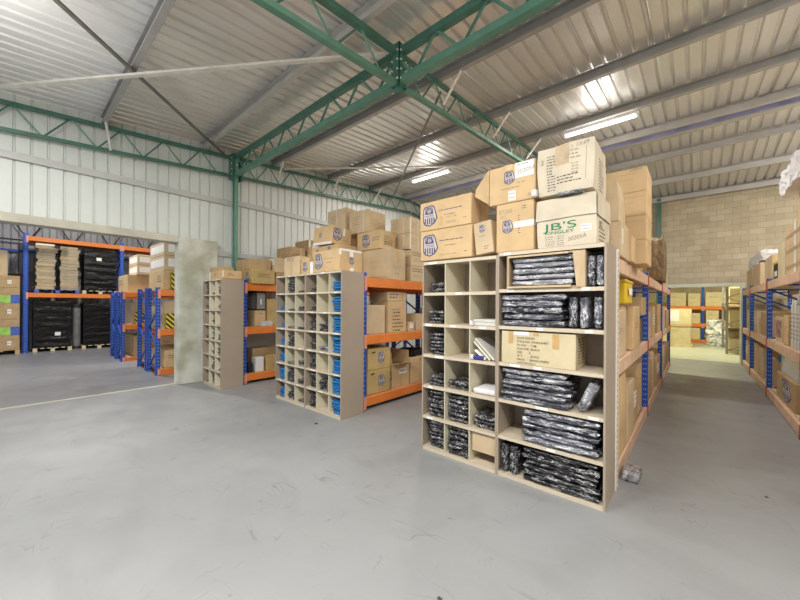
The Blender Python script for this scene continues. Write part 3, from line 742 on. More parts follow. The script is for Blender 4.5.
# wide bays
def bay(r): return zB[6 - r] + .002, zB[7 - r] - .04
GB = 'bagged clothing in the wide bays'
BX0, BX1 = AXM + .018, AX1 - .016
def whereB(r): return '%s wide bay from the top, nearest shelving' % ORD[r - 1]
z0, z1 = bay(1)   # carton lying on its side, open to the front
w = .66; ox = BX0 + .07
H0 = z1 - z0
b = MB(); t = .014
b.box(-w / 2, w / 2, .02, .36, 0, t); b.box(-w / 2, w / 2, .02, .36, H0 - t, H0); b.box(-w / 2, -w / 2 + t, .02, .36, t, H0 - t); b.box(w / 2 - t, w / 2, .02, .36, t, H0 - t); b.box(-w / 2 + t, w / 2 - t, .35, .36, t, H0 - t)
cb = thing(b, 'cardboard_box', 'kraft_tan', 'open fronted kraft carton in the top wide bay, stuffed with grey bags', 'box', (ox + w / 2, AY0 - .012, z0), bevel=.003)
for nm, P in (('flap', [(-w / 2, .02, 0), (-w / 2 + .03, -.008, .0), (-w / 2 + .03, -.008, H0), (-w / 2, .02, H0)]),
              ('flap', [(w / 2 - .055, -.016, 0), (w / 2, .02, 0), (w / 2, .02, H0), (w / 2 - .085, -.016, H0 - .01)])):
    b = MB(); f = b.poly(P); o = b.build(nm, 'kraft_tan', cb); s = o.modifiers.new('t', 'SOLIDIFY'); s.thickness = .005
b = MB(); b.box(-w / 2 + .02, w / 2 - .1, -.012, .02, .002, .020); b.build('flap', 'kraft_tan', cb)
b = MB(); b.box(-w / 2 + .02, w / 2 - .12, -.006, .02, H0 - .02, H0 - .004); b.build('flap', 'kraft_tan', cb)
pile(5, 'bagged_grey', ox + .025, ox + w - .06, AY0 + .014, AY0 + .32, z0 + .024, z1 - .020, 'inside the open fronted carton, top wide bay', GB, 'grey bagged garment', True)
for i, (x, wd) in enumerate(((ox + w + .042, .062), (ox + w + .107, .060))):
    put_pack(BIG['bagged_navy'][i], (x, AY0 + .19, z0 + .13), (.25, .32, wd), 'bagged dark garment standing %s beside the open carton, top wide bay' % ('closest' if i == 0 else 'second'), GB, rot=(0, PI / 2, 0)).location.x = x - .034
z0, z1 = bay(2)
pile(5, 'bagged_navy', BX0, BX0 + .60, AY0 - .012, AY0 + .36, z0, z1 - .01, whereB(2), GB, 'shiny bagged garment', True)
for i, (x, tl) in enumerate(((BX0 + .605, .0), (BX0 + .69, .05), (BX1 - .075, .0))):
    o = put_pack(BIG['bagged_navy' if i != 1 else 'bagged_grey'][i + 2], (x - .045, AY0 + .17, z0 + .135), (.26, .33, .085), 'bagged garment standing on edge right of the pile, second bay, %s of three' % ORD[i], GB, rot=(0, PI / 2, 0))
    o.location.x = x; o.scale.z = .066
z0, z1 = bay(3)
carton('cream carton with printed shipping lines in the third wide bay', BX0 + .022, BX0 + .66, AY0 + .015, AY0 + .37, z0, z1 - .006, 'carton_cream', crumple=.005, feats=[
    ('tape', 'F', .14, .045, .62), ('tape', 'F', .50, .05, .90), ('tape', 'F', .76, .055, .55), ('rect', 'F', .18, .40, .90, 1.0, 'paper_white', 'torn_label'),
    ('text', 'F', .23, .78, .026, 'SALES ORDER'), ('text', 'F', .23, .67, .026, 'STYLE NO. WORKSHIRT'), ('text', 'F', .23, .56, .026, 'PO NO.     7188'), ('text', 'F', .23, .45, .026, 'COLOUR:  BLACK'),
    ('text', 'F', .23, .34, .026, 'SIZE:        S'), ('text', 'F', .23, .23, .026, 'QTY:         20 PCS'), ('text', 'F', .23, .12, .026, 'MADE:      BANGLADESH'), ('text', 'F', .23, .02, .024, 'CARTON NO. 4'),
    ('lines', 'R', .2, .5, .85, 9, .026, 'dark_ink'), ('lines', 'R', .55, .8, .85, 9, .026, 'dark_ink')])
z0, z1 = bay(4)
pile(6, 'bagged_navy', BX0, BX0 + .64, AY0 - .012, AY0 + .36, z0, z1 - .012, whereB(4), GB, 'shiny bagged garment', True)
put_pack(BIG['bagged_grey'][3], (BX1 - .150, AY0 + .16, z0 + .155), (.25, .30, .080), 'single bagged garment leaning on the right panel of the fourth bay', GB, rot=(0, PI / 2 + .42, 0))
z0, z1 = bay(5)
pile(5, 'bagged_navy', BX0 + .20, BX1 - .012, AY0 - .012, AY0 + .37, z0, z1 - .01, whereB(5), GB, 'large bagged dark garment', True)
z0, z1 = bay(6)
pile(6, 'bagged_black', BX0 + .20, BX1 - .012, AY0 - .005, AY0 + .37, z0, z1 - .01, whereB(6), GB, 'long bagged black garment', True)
for i in range(2):
    o = put_pack(BIG['bagged_black'][i + 2], (BX0 + .008 + .093 * i, AY0 + .17, z0 + .134), (.262, .32, .078), 'black bagged garment standing on edge, %s at the left of the lowest bay' % ORD[i], GB, rot=(0, PI / 2, 0))

# ---- middle row pigeonholes
MX0, MXM, MX1, MY0, MY1 = -5.47, -4.59, -3.71, 3.03, 3.45
U1, zM, cwM = shelf_unit(MX0, MXM - .001, MY0, MY1, 7, 3, 'left half of the middle pigeonhole row, small piles of blue and black cloth', lip=.026)
U2, _, _ = shelf_unit(MXM + .001, MX1, MY0, MY1, 7, 3, 'right half of the middle pigeonhole row, blue stacks in its right column', lip=.026)

ROWS = ['-    K5 k1 k2 -  b4', 'b2 k1 k2 k2 - B6', 'b2 k1 k1 k5 k3 B6', 'b3 k5 - k4 g2 B5', 'b4 k1 k2 k6 - b5', 'b5 k5 k2 K6 k4 B6', 'b4 k3 k1 k5 - B6']
def hgt(t, n): return min(.215, n * .038) if t not in 'KB' else .222
for r, line in enumerate(ROWS):
    for c, tk in enumerate(line.split()):
        if tk == '-': continue
        t, n = tk[0], int(tk[1:]); z0 = zM[6 - r] + .002
        x0 = (MX0 if c < 3 else MXM) + cwM * (c % 3) + .018; x1 = x0 + cwM - .036
        m = {'b': 'blue_cloth', 'B': 'blue_cloth', 'k': 'bagged_black', 'K': 'bagged_black', 'g': 'bagged_grey'}[t]
        word = {'b': 'blue garment', 'B': 'blue garment', 'k': 'black garment', 'K': 'black garment', 'g': 'grey garment'}[t]
        xa = x0 + (.065 if c in (0, 3) else .025 if c == 5 else .0)
        pile(n, m, xa, x1, MY0 + .02, MY0 + .36, z0, z0 + hgt(t, n), '%s row, %s column, middle unit' % (ORD[r], ORD[c]), 'garments in the middle pigeonholes', word)
# ---- far left pigeonholes
CX0, CX1, CY0, CY1 = -7.56, -6.68, 2.60, 3.02
U3, zC, cwC = shelf_unit(CX0, CX1, CY0, CY1, 7, 3, 'far left pigeonhole unit beside the concrete pier, thin piles of black cloth', lip=.026)
for r, line in enumerate(['k5 k1 k4', 'k2 - k3', '- K5 -', 'k2 k4 k3', '- k5 k4', '- k4 k1', 'k1 k5 -']):
    for c, tk in enumerate(line.split()):
        if tk == '-': continue
        n = int(tk[1:]); z0 = zC[6 - r] + .002; x0 = CX0 + cwC * c + .018; x1 = x0 + cwC - .04
        pile(n, 'bagged_black', x0 + .06, x1, CY0 + .02, CY0 + .34, z0, z0 + hgt(tk[0], n), '%s row, %s column, far left unit' % (ORD[r], ('left', 'middle', 'right')[c]), 'garments in the far left pigeonholes', 'black garment')

# ------------------------------------------------------------------ pallet racking
def rack(label, x0, x1, ys, levels, H, beam='orange_paint', conn='salmon_plate', deck='deck_board', faces=(0, 1), post='blue_paint', along='y', group=None, pw=.085, deckT=.02, perf=True, double=None):
    """racking running along Y between x0 and x1; uprights at ys, beams at levels"""
    o = ((x0 + x1) / 2, ys[0], 0); e = empty('pallet_rack', o, label, 'pallet rack', group)
    xs = [x0, x1] if double is None else [x0, double - .05, double + .05, x1]
    for y in ys:
        for k, x in enumerate(xs):
            s = 1 if k % 2 == 0 else -1; xa, xb = sorted((x, x + s * .07))
            b = MB(); b.box(xa, xb, y - pw / 2, y + pw / 2, .008, H); b.box(xa - .01, xb + .01, y - pw / 2 - .01, y + pw / 2 + .01, 0, .008)
            pc = Vector(((xa + xb) / 2, y, 0)); p = b.build('upright', 'blue_post' if perf else post, e, pc); p.location = pc - Vector(o)
        for k in range(0, len(xs), 2):
            a, c = xs[k] + .035, xs[k + 1] - .035; b = MB(); z = .12; up = True
            b.bar((a, y, .15), (c, y, .15), .03, .03); b.bar((a, y, H - .12), (c, y, H - .12), .03, .03)
            while z + .45 < H:
                b.bar((a if up else c, y, z), (c if up else a, y, z + .45), .03, .03); up = not up; z += .45
            b.build('frame_bracing', post, e, o)
    for y0, y1 in zip(ys, ys[1:]):
        for lv in levels:
            for k, x in enumerate(xs):
                s = 1 if k % 2 == 0 else -1
                xa, xb = sorted((x + s * .004, x + s * .05))
                b = MB(); b.box(xa, xb, y0 + pw / 2 + .004, y1 - pw / 2 - .004, lv - .145, lv - .002); bo = b.build('beam', beam, e, o, bevel=.006)
                for yy, d in ((y0 + pw / 2 - .05, .054), (y1 - pw / 2 - .004, .054)):
                    xo = x - s * .006; b = MB()
                    b.box(min(xo, xo + s * .01), max(xo, xo + s * .01), yy, yy + d, max(.01, lv - .20), lv + .01)
                    b.build('beam_connector', conn, bo, o)
            if deck:
                for k in range(0, len(xs), 2):
                    b = MB(); b.box(xs[k] + .055, xs[k + 1] - .055, y0 + .05, y1 - .05, lv - deckT, lv); b.build('deck', deck, e, o)
    return e
LV = (.20, 1.14, 2.02)
rack('orange and blue racking behind the middle pigeonholes', -5.45, -3.77, (3.52, 6.0, 8.5), LV, 2.09, double=-4.61)
rack('orange and blue racking behind the far left pigeonholes', -7.62, -6.80, (3.10, 5.6, 8.1), LV, 2.09)
rack('faded, light-paled racking along the aisle behind the nearest shelving', -1.45, -.54, (3.60, 6.2, 8.9, 11.7), (.13, 1.10, 2.06), 2.12, 'lit_faded_orange', 'red_orange', pw=.068)
rack('faded, light-paled racking on the right hand side of the aisle', .95, 1.85, (3.6, 6.3, 9.0, 11.6, 13.3), (.16, 1.04, 2.07), 2.12, 'lit_faded_orange', 'red_orange', deck='timber_pale', pw=.068)
rack('low racking end frames nearest the concrete pier in the annex', -10.75, -9.08, (2.2, 4.9, 7.5), (.13, 1.03, 1.92), 1.97, double=-9.92)
rack('low racking end frames standing farther back in the annex', -13.45, -11.95, (2.08, 4.8, 7.4), (.10, 1.02, 1.92), 1.93, double=-12.7)
rack('tall pallet racking against the back of the annex', -17.15, -16.2, (.36, 2.78, 5.2), (1.93, 3.76), 3.86, 'orange_paint', pw=.11)
st = rack('blue and orange racking in the back store room beyond the opening', -.45, .45, (0, 2.6, 5.2), (.15, .86, 1.63), 2.5, perf=False)
st.location = (-2.4, 20.65, 0); st.rotation_euler.z = -PI / 2
st = rack('bare steel end frame of the racking at the right of the back opening', -.5, .5, (0, 2.4), (.9, 1.75), 2.6, post='zinc_dark', beam='zinc_dark', conn='zinc_dark', perf=False)
st.location = (.74 + .5, 16.1, 0)

# ------------------------------------------------------------------ boxes on top of the nearest shelving
TA = 2.085
KG = ('lines', 'F', .40, .92, .62, 1, .028, 'navy_ink'); KG2 = ('lines', 'F', .50, .78, .45, 1, .022, 'navy_ink')
carton('lower of two kraft cartons with blue shield emblem, left end of nearest unit', -2.36, -1.71, 3.06, 3.44, TA + .01, 2.425, 'kraft', [
    ('emblem', 'F', .215, .50, .74), KG, KG2, ('lines', 'F', .40, .78, .16, 1, .03, 'grey_ink'), ('lines', 'F', .86, .93, .20, 1, .018, 'navy_ink')])
carton('upper of two kraft cartons with blue shield emblem, left end of nearest unit', -2.37, -1.72, 3.06, 3.44, 2.43, 2.745, 'kraft', [
    ('emblem', 'F', .22, .50, .74), KG, KG2, ('rect', 'F', .405, .47, .10, .42, 'packing_tape', 'tape'),
    ('text', 'F', .53, .33, .026, 'SHIRT  7188', 'grey_ink'), ('text', 'F', .53, .14, .04, '20205A', 'grey_ink'), ('lines', 'F', .86, .93, .25, 1, .018, 'navy_ink'),
    ('tape', 'R', .5, .05, .0, 'old_tape')])
carton('small pale carton tilted against its neighbours on the nearest unit', -1.665, -1.475, 3.06, 3.30, TA + .026, 2.43, 'kraft_tan', [
    ('emblem', 'F', .5, .78, .24), ('lines', 'F', .28, .75, .55, 1, .014, 'navy_ink'), ('lines', 'F', .50, .80, .22, 2, .022, 'navy_ink')], tilt=(0, math.radians(-6), 0))
carton('kraft carton on end with sideways emblem and white tape, nearest unit', -1.45, -1.095, 3.06, 3.44, TA + .017, 2.555, 'kraft', [
    ('emblem', 'F', .33, .52, .28), ('htape', 'F', .48, .998, .54, .055, 'white_tape'), ('htape', 'R', .002, .6, .54, .055, 'white_tape'),
    ('text', 'F', .06, .80, .055, '20205', 'grey_ink'), ('text', 'F', .10, .70, .05, 'S/C', 'grey_ink'), ('lines', 'F', .60, .66, .72, 9, .020, 'navy_ink'), ('lines', 'F', .70, .85, .90, 2, .02, 'navy_ink')])
carton('kraft carton with open side flap and white paper, stacked above the white taped carton', -1.525, -1.085, 3.06, 3.44, 2.56, 2.915, 'kraft', [
    ('emblem', 'F', .47, .66, .36), ('label', 'F', .58, .97, .60, .985, 0), ('lines', 'F', .61, .92, .93, 1, .02, 'dark_ink', .0034), ('text', 'F', .62, .70, .052, '20205A', 'grey_ink', 1.05, .08, .0034), ('lines', 'F', .28, .68, .38, 1, .016, 'navy_ink'), ('label', 'F', .44, .60, .05, .30, 2),
    ('rect', 'F', .40, .52, .78, 1.0, 'packing_tape', 'tape'), ('lines', 'F', .85, .95, .14, 2, .015, 'navy_ink'), ('lines', 'F', .62, .84, .48, 1, .04, 'old_tape')])
fb = [o for o in COL.objects if o.get("label", "").startswith("kraft carton with open side flap")][0]
for nm, z0, z1, y0, dx, dz in (('flap', .02, .36, -.19, -.17, .02), ('flap', .05, .34, .19, -.12, .05)):
    b = MB(); b.poly([(-.22, y0, z0), (-.22 + dx, y0 + .04, z0 + .12), (-.22 + dx, y0 + .06, z0 + .20), (-.22, y0, z1)])
    f = b.build(nm, 'kraft', fb); s = f.modifiers.new('t', 'SOLIDIFY'); s.thickness = .006
carton('pale crumpled carton with green lettering at the right end of nearest unit', -1.06, -.60, 3.065, 3.53, TA + .020, 2.52, 'kraft_pale', [
    ('flapover', 'F', -.015, 1.01, .575, .98, 'kraft_pale'), ('flapover', 'R', .0, .99, .56, .98, 'kraft_pale'), ('text', 'F', .14, .355, .082, "JB'S", 'green_ink', 2.15, .02), ('text', 'F', .14, .272, .034, 'KINGLEY', 'green_ink', 1.7, .02),
    ('label', 'F', .76, .92, .26, .40, 2), ('lines', 'F', .14, .30, .22, 5, .019), ('lines', 'F', .36, .48, .22, 5, .019), ('text', 'F', .53, .10, .046, '20205A', 'grey_ink', 1, .14),
    ('htape', 'F', .18, .62, .87, .045, 'old_tape'), ('text', 'R', .18, .36, .075, "JB'S", 'dark_ink', 1.1), ('lines', 'R', .16, .62, .33, 5, .032, 'dark_ink')], crumple=.016)
carton('big pale crumpled carton with printed table, topmost at the right end', -1.050, -.63, 3.065, 3.55, 2.556, 2.96, 'kraft_pale', [
    ('tape', 'F', .45, .105, .58, 'old_tape'), ('lines', 'F', .18, .34, .80, 13, .024, 'dark_ink'), ('lines', 'F', .55, .78, .82, 3, .03), ('lines', 'F', .62, .74, .55, 4, .024),
    ('lines', 'F', .36, .80, .34, 3, .026, 'dark_ink'), ('text', 'F', .60, .86, .040, '1 13:69', 'grey_ink', 1.1, .14), ('text', 'F', .06, .66, .06, '2', 'grey_ink'),
    ('rect', 'F', .86, .868, .2, .86, 'grey_ink', 'ruled_line'), ('lines', 'R', .40, .75, .72, 11, .026, 'dark_ink')], crumple=.020)
put_pack(BIG['bagged_grey'][1], (-.79, 3.05, 2.526), (.20, .10, .022), 'scrap of grey plastic film pinched between the two crumpled cartons', None, name='plastic_scrap', cat='plastic')
put_pack(PACKS['white_cloth'][1], (-1.078, 3.03, 2.56), (.04, .05, .06), 'white scrap sticking out beside the pale crumpled cartons', None, name='plastic_scrap', cat='plastic')

# ------------------------------------------------------------------ aisle racking behind the nearest shelving
DA = 2.062
LN = [('lines', 'R', .1, .8, .75, 1, .02), ('lines', 'R', .15, .5, .55, 1, .02)]
carton('kraft carton directly behind the perforated post on the aisle racking', -1.05, -.52, 3.665, 4.1, DA, 2.385, 'kraft_tan', [('lines', 'F', .7, .95, .5, 1, .02), ('rect', 'R', .05, .2, .35, .8, 'white_tape', 'tape')])
carton('open topped carton with raised flaps above the perforated post', -1.02, -.545, 3.675, 4.05, 2.392, 2.60, 'kraft_tan', flaps=[('F', 84), ('R', 98), ('L', 80), ('B', 88)])
for i in range(4):
    carton('%s kraft carton in the tall stack of four on the aisle racking' % ('lowest', 'second lowest', 'second highest', 'topmost')[i], -1.02, -.41, 4.47, 5.0, DA + .001 + .262 * i, DA + .262 * (i + 1), 'kraft', [
        ('lines', 'F', .52, .97, .78, 1, .012), ('lines', 'F', .55, .88, .55, 1, .012), ('lines', 'R', .1, .7, .7, 1, .015)] + ([('tape', 'F', .84, .12, .88, 'old_tape')] if i == 3 else []), group='stack of four cartons')
carton('short kraft carton in front of the tall stack of four', -.80, -.50, 4.16, 4.43, DA, 2.33, 'kraft', [('lines', 'F', .3, .6, .5, 1, .012)])
b = MB(); b.box(-.05, .05, -.05, .05, 0, .16)
thing(b, 'plastic_tub', 'yellow_plastic', 'small yellow tub beside the short kraft carton', 'tub', (-.86, 4.24, DA + .001), bevel=.02)
put_pack(BIG['bagged_black'][0], (-.66, 8.3, DA), (.42, .9, .88), 'tall brown wrapped bundle on the aisle racking against the block wall', None, name='wrapped_bundle', cat='bundle').data = (lambda m: (m.materials.clear(), m.materials.append(MATS['brown_paper']), m)[2])(BIG['bagged_black'][0].copy())
carton('kraft carton behind the brown wrapped bundle on the aisle racking', -1.05, -.55, 9.1, 9.7, DA, 2.52, 'kraft_tan', [('tape', 'F', .5, .06, .0)])
carton('low carton at the far end of the aisle racking top', -1.05, -.56, 10.2, 11.0, DA, 2.42, 'kraft_tan')
carton('kraft carton between the tall stack and the brown bundle', -1.1, -.58, 5.3, 5.9, DA, 2.36, 'kraft_brown')
# middle level
ML = 1.103
def row(prefix, x0, x1, items, z, mat_cycle, face='R', group=None, names=None):
    for i, (y0, y1, h, dx) in enumerate(items):
        m = mat_cycle[i % len(mat_cycle)]
        fs = [('lines', 'F', .2, .7, .7, 2, .022)]
        if i % 3 == 0: fs.append(('tape', 'F', .5, .05, 0))
        if i % 2 == 0: fs.append(('lines', face, .15, .7, .6, 3, .025))
        if i % 4 == 1: fs.append(('label', face, .2, .7, .4, .75, 3))
        a, b_ = (x0, x1 + dx) if face == 'R' else (x0 + dx, x1)
        carton(names[i] if names else prefix % ORD[i], a, b_, y0, y1, z, z + h, m, fs, group=group)
row('%s carton from the near end, middle shelf of the aisle racking', -1.2, -.56, [(3.7, 4.25, .46, 0), (4.28, 4.62, .52, -.05), (4.66, 5.2, .50, .02), (5.24, 5.8, .38, -.06), (6.32, 6.8, .42, 0), (6.85, 7.3, .50, .02), (7.35, 8.0, .40, -.04), (8.05, 8.8, .55, 0), (9.0, 9.6, .4, .02), (9.7, 10.5, .5, -.03), (10.6, 11.5, .42, 0)],
    ML, ['kraft_tan', 'kraft', 'kraft', 'kraft_brown'], group='cartons on the middle shelf along the aisle')
b = MB(); b.box(-.24, .24, -.24, .24, 0, .24); b.box(-.25, .25, -.25, .25, .22, .26)
cr = thing(b, 'plastic_crate', 'yellow_plastic', 'yellow plastic crate stacked on the cartons behind the perforated post', 'crate', (-.80, 4.46, ML + .525), bevel=.012)
b = MB(); b.box(.251, .258, -.10, .10, .10, .17); b.build('paper_label', 'paper_white', cr)['label'] = 'pale label patch'
carton('grey brown carton hanging over the second aisle upright, middle shelf', -1.05, -.53, 5.26, 5.78, ML + .385, ML + .62, 'kraft_brown')
b = MB()
b.hexa([(-.3, -.6, 0), (.0, -.6, 0), (.02, .6, 0), (-.3, .6, 0), (-.3, -.6, .05), (.0, -.6, .05), (.02, .6, .05), (-.3, .6, .05)])
thing(b, 'striped_board', 'hazard_stripe', 'black and pale striped board lying over the middle shelf cartons', 'board', (-.6, 7.0, ML + .55), bevel=.004)
# lower level
BL = .133
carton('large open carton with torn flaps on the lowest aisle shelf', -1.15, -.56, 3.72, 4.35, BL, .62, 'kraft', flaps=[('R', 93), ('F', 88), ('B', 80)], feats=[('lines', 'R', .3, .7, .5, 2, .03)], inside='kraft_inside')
row('%s carton from the near end, lowest shelf of the aisle racking', -1.2, -.56, [(4.40, 4.9, .62, 0), (4.95, 5.4, .55, -.02), (5.45, 6.05, .66, -.04), (6.35, 7.0, .60, 0), (7.05, 7.7, .66, -.03), (7.8, 8.7, .52, 0), (9.0, 9.8, .60, 0), (9.9, 11.5, .55, 0)],
    BL, ['kraft_tan', 'kraft_brown', 'kraft', 'kraft_brown'], group='cartons on the lowest shelf along the aisle')
put_pack(BIG['bagged_grey'][5], (-.86, 4.03, .592), (.34, .34, .09), 'grey plastic bag bulging out of the large open carton', None, name='plastic_bag', cat='bag')
put_pack(PACKS['white_cloth'][4], (-.45, 3.84, .0), (.13, .26, .085), 'grey plastic bag lying on the floor below the large open carton', None, name='plastic_bag', cat='bag').data = (lambda m: (m.materials.clear(), m.materials.append(MATS['bagged_grey']), m)[2])(PACKS['white_cloth'][4].copy())

# ------------------------------------------------------------------ right hand racking
DX = 1.0
carton('large kraft carton with white strap and painted dark gap lines on the right racking', DX, 1.8, 6.35, 7.65, 2.071, 2.78, 'kraft_tan', [('tape', 'L', .50, .13, 0, 'white_tape'), ('htape', 'L', .0, 1, .78, .05, 'old_tape'), ('htape', 'L', 0, 1, .48, .05, 'old_tape'), ('htape', 'L', 0, 1, .15, .05, 'old_tape'), ('htape', 'F', 0, 1, .48, .05, 'old_tape')])  # dark horizontal strips paint the shaded gaps between stacked boxes
carton('kraft carton stacked under the white plastic sheet, right edge', DX + .05, 1.8, 6.35, 7.15, 2.785, 3.20, 'kraft', [('tape', 'L', .5, .06, 0)])
def crumpled(name, mat, label, cat, loc, size, seed, amp=.10, n=16):
    bm = bmesh.new(); bmesh.ops.create_cube(bm, size=1); bmesh.ops.subdivide_edges(bm, edges=bm.edges[:], cuts=n, use_grid_fill=True)
    for v in bm.verts:
        p = Vector((v.co.x * size[0], v.co.y * size[1], (v.co.z + .5) * size[2])); q = p * 4 + Vector((seed, 0, 0))
        d = noise.noise_vector(q) * amp * .55 + noise.noise_vector(q * 2.7) * amp * .35 + noise.noise_vector(q * 6) * amp * .16
        p += d; p.z = max(0, p.z); v.co = p
    b = MB(); b.bm.free(); b.bm = bm
    return thing(b, name, mat, label, cat, loc, smooth=False)
crumpled('plastic_sheet', 'white_cloth', 'white crumpled plastic sheet on the top right carton stack', 'plastic', (1.38, 6.95, 3.212), (.9, 1.1, .34), 3, .09, 26)
carton('tall pale carton beside the white strapped one, right racking', DX, 1.7, 7.72, 8.3, 2.072, 2.62, 'carton_cream', [('lines', 'F', .1, .5, .6, 3, .03)])
b = MB(); b.box(-.2, .2, -.24, .24, 0, .27); bx = thing(b, 'storage_bin', 'black_matt', 'black bin with a yellow lid on the right racking top', 'bin', (DX + .22, 8.655, 2.073), bevel=.01)
b = MB(); b.box(-.21, .21, -.25, .25, .27, .305); b.build('lid', 'yellow_plastic', bx)
b = MB(); b.box(-.203, -.2, -.12, .12, .06, .15); b.build('paper_label', 'paper_white', bx)['label'] = 'white label'
carton('kraft carton standing behind the black bin on the right racking', DX + .02, 1.7, 9.05, 9.9, 2.072, 2.56, 'kraft_tan', [('tape', 'L', .3, .06, 0, 'white_tape')])
carton('kraft carton near the far end of the right racking top', DX, 1.7, 10.4, 11.5, 2.072, 2.545, 'kraft_tan', [('lines', 'F', .3, .7, .5, 3, .03)])
crumpled('plastic_sheet', 'white_cloth', 'white plastic covered bundle on top of the far right racking', 'plastic', (1.33, 11.6, 2.575), (.6, 2.3, .24), 9, .08)
carton('last pale carton at the far end of the right racking top', DX, 1.7, 11.8, 12.9, 2.072, 2.55, 'kraft_tan')
# middle level of the right racking
RM = 1.045
for i, (y, w, h) in enumerate(((6.48, .10, .62), (6.66, .12, .66), (6.86, .10, .58), (7.05, .12, .64), (7.26, .12, .60))):
    b = MB(); b.box(-.30, .30, -w / 2, w / 2, 0, h)
    o = thing(b, 'magazine_file', 'grey_white', '%s pale grey upright file from the right edge on the right racking' % ORD[i], 'file', (DX + .31, y, RM), 'upright grey files on the right racking', bevel=.006)
    b = MB()
    for k in range(7): b.box(-.302, -.3, -w * .3, w * .3, .12 + .055 * k, .145 + .055 * k)
    b.build('printed_lettering', 'grey_ink', o)
b = MB(); pts = [(0, .2 * math.cos(t) + .25, .72 + .16 * math.sin(t)) for t in [PI * i / 8 for i in range(9)]]
for p, q in zip(pts, pts[1:]): b.tube(p, q, .03, 8)
thing(b, 'hose', 'white_gloss', 'white bent hose lying over the grey upright files', 'hose', (DX + .12, 7.0, RM - .06))
b = MB(); b.box(-.02, .02, -.30, .30, 0, .40); pf = thing(b, 'framed_picture', 'timber_pale', 'framed picture leaning in the middle shelf of the right racking', 'picture', (DX + .05, 8.45, RM), bevel=.004)
b = MB(); b.box(-.023, -.02, -.24, .24, .06, .34); b.build('picture_sheet', 'picture', pf)
row('%s carton from the near end, middle shelf of the right racking', DX, 1.75, [(7.45, 7.78, .44, 0), (7.82, 8.1, .38, .05), (9.15, 9.6, .36, .02), (9.65, 10.2, .46, .0), (10.3, 10.8, .34, .03), (10.9, 11.4, .48, 0), (11.75, 12.4, .42, 0), (12.5, 13.1, .5, .02)],
    RM, ['kraft', 'carton_cream', 'kraft_tan', 'kraft_brown'], 'L', 'cartons on the middle shelf of the right racking')
# lower level of the right racking
RL = .165
carton('kraft carton with dark shield emblem on the lowest right shelf', DX, 1.7, 6.98, 8.35, RL, .56, 'kraft_brown', [('emblem', 'L', .60, .50, .0, .33, 2.4), ('lines', 'F', .2, .7, .6, 2, .03)])
b = MB(); b.box(-.3, .3, -.62, .62, 0, .012); b.box(-.3, .3, -.62, -.61, .012, .30); b.box(-.3, .3, .61, .62, .012, .30); b.box(-.3, -.29, -.61, .61, .012, .30); b.box(.29, .3, -.61, .61, .012, .30)
cx = thing(b, 'plastic_box', 'clear_plastic', 'clear plastic storage box on top of the emblem carton, right racking', 'box', (DX + .34, 7.65, .565))
b = MB(); b.box(-.31, .31, -.64, .64, .30, .33); b.build('lid', 'grey_white', cx)
for i in range(3):
    b = MB(); b.box(-.25, .25, -.17, .17, 0, .035); thing(b, 'paper_stack', 'paper_white', '%s ream of white paper at the right edge of the lowest shelf' % ('bottom', 'middle', 'top')[i], 'paper', (DX + .30, 6.545, RL + .037 * i), 'paper reams', bevel=.003)
row('%s carton from the near end, lowest shelf of the right racking', DX, 1.75, [(9.15, 9.45, .50, .02), (9.5, 10.0, .42, .05), (10.05, 10.6, .58, 0), (10.7, 11.35, .62, .0), (11.75, 12.4, .5, .0), (12.5, 13.1, .55, 0)],
    RL, ['kraft', 'kraft_brown', 'kraft_tan', 'kraft'], 'L', 'cartons on the lowest shelf of the right racking')
crumpled('cloth_bundle', 'white_cloth', 'tangle of grey and white bags beside the clear plastic box', 'bundle', (DX + .32, 8.64, RL), (.42, .36, .40), 21, .10)
crumpled('cloth_bundle', 'blue_cloth', 'small blue bag on the tangle behind the clear plastic box', 'bundle', (DX + .2, 8.64, RL + .50), (.22, .3, .16), 25, .06, 8)

# ------------------------------------------------------------------ middle row: on and in the racking
TM = 2.087; DM = 2.022
EF = lambda a=.2: ('emblem', 'F', a, .5, .62)
carton('kraft carton with emblem on two faces, front right of the middle row top', -4.42, -3.80, 3.06, 3.50, TM, 2.40, 'kraft', [('emblem', 'F', .22, .5, .76), ('lines', 'F', .45, .9, .6, 1, .02, 'navy_ink'), ('lines', 'F', .5, .8, .42, 1, .02, 'navy_ink'),
    ('tape', 'R', .5, .07, .68, 'white_tape'), ('emblem', 'R', .52, .48, .34), ('tape', 'R', .03, .04, .72, 'white_tape'), ('htape', 'R', .02, .98, .96, .03, 'white_tape'), ('rect', 'R', .44, .60, .0, .16, 'white_tape', 'tape')])
carton('kraft carton behind the front emblem carton, middle row', -5.24, -4.50, 3.585, 4.0, DM, 2.615, 'kraft', [('emblem', 'F', .25, .82, .2), ('emblem', 'F', .7, .86, .22)])
carton('tilted kraft carton with large emblem and white tape on the middle row pile', -5.22, -4.68, 3.60, 4.02, 2.650, 2.955, 'kraft', [('emblem', 'F', .38, .52, .30), ('emblem', 'R', .27, .55, .74), ('htape', 'F', 0, 1, .04, .045, 'white_tape'), ('tape', 'R', .60, .05, .55, 'white_tape'), ('lines', 'R', .55, .9, .30, 1, .02, 'navy_ink')], tilt=(math.radians(-3), math.radians(2), 0))
carton('kraft carton with emblem stacked behind the tilted one', -4.62, -4.03, 4.12, 4.50, 2.56, 2.88, 'kraft', [('emblem', 'F', .40, .5, .72), ('lines', 'F', .66, .96, .62, 2, .04, 'navy_ink'), ('lines', 'R', .2, .8, .7, 6, .03, 'dark_ink'), ('lines', 'R', .2, .8, .4, 2, .03, 'dark_ink')])
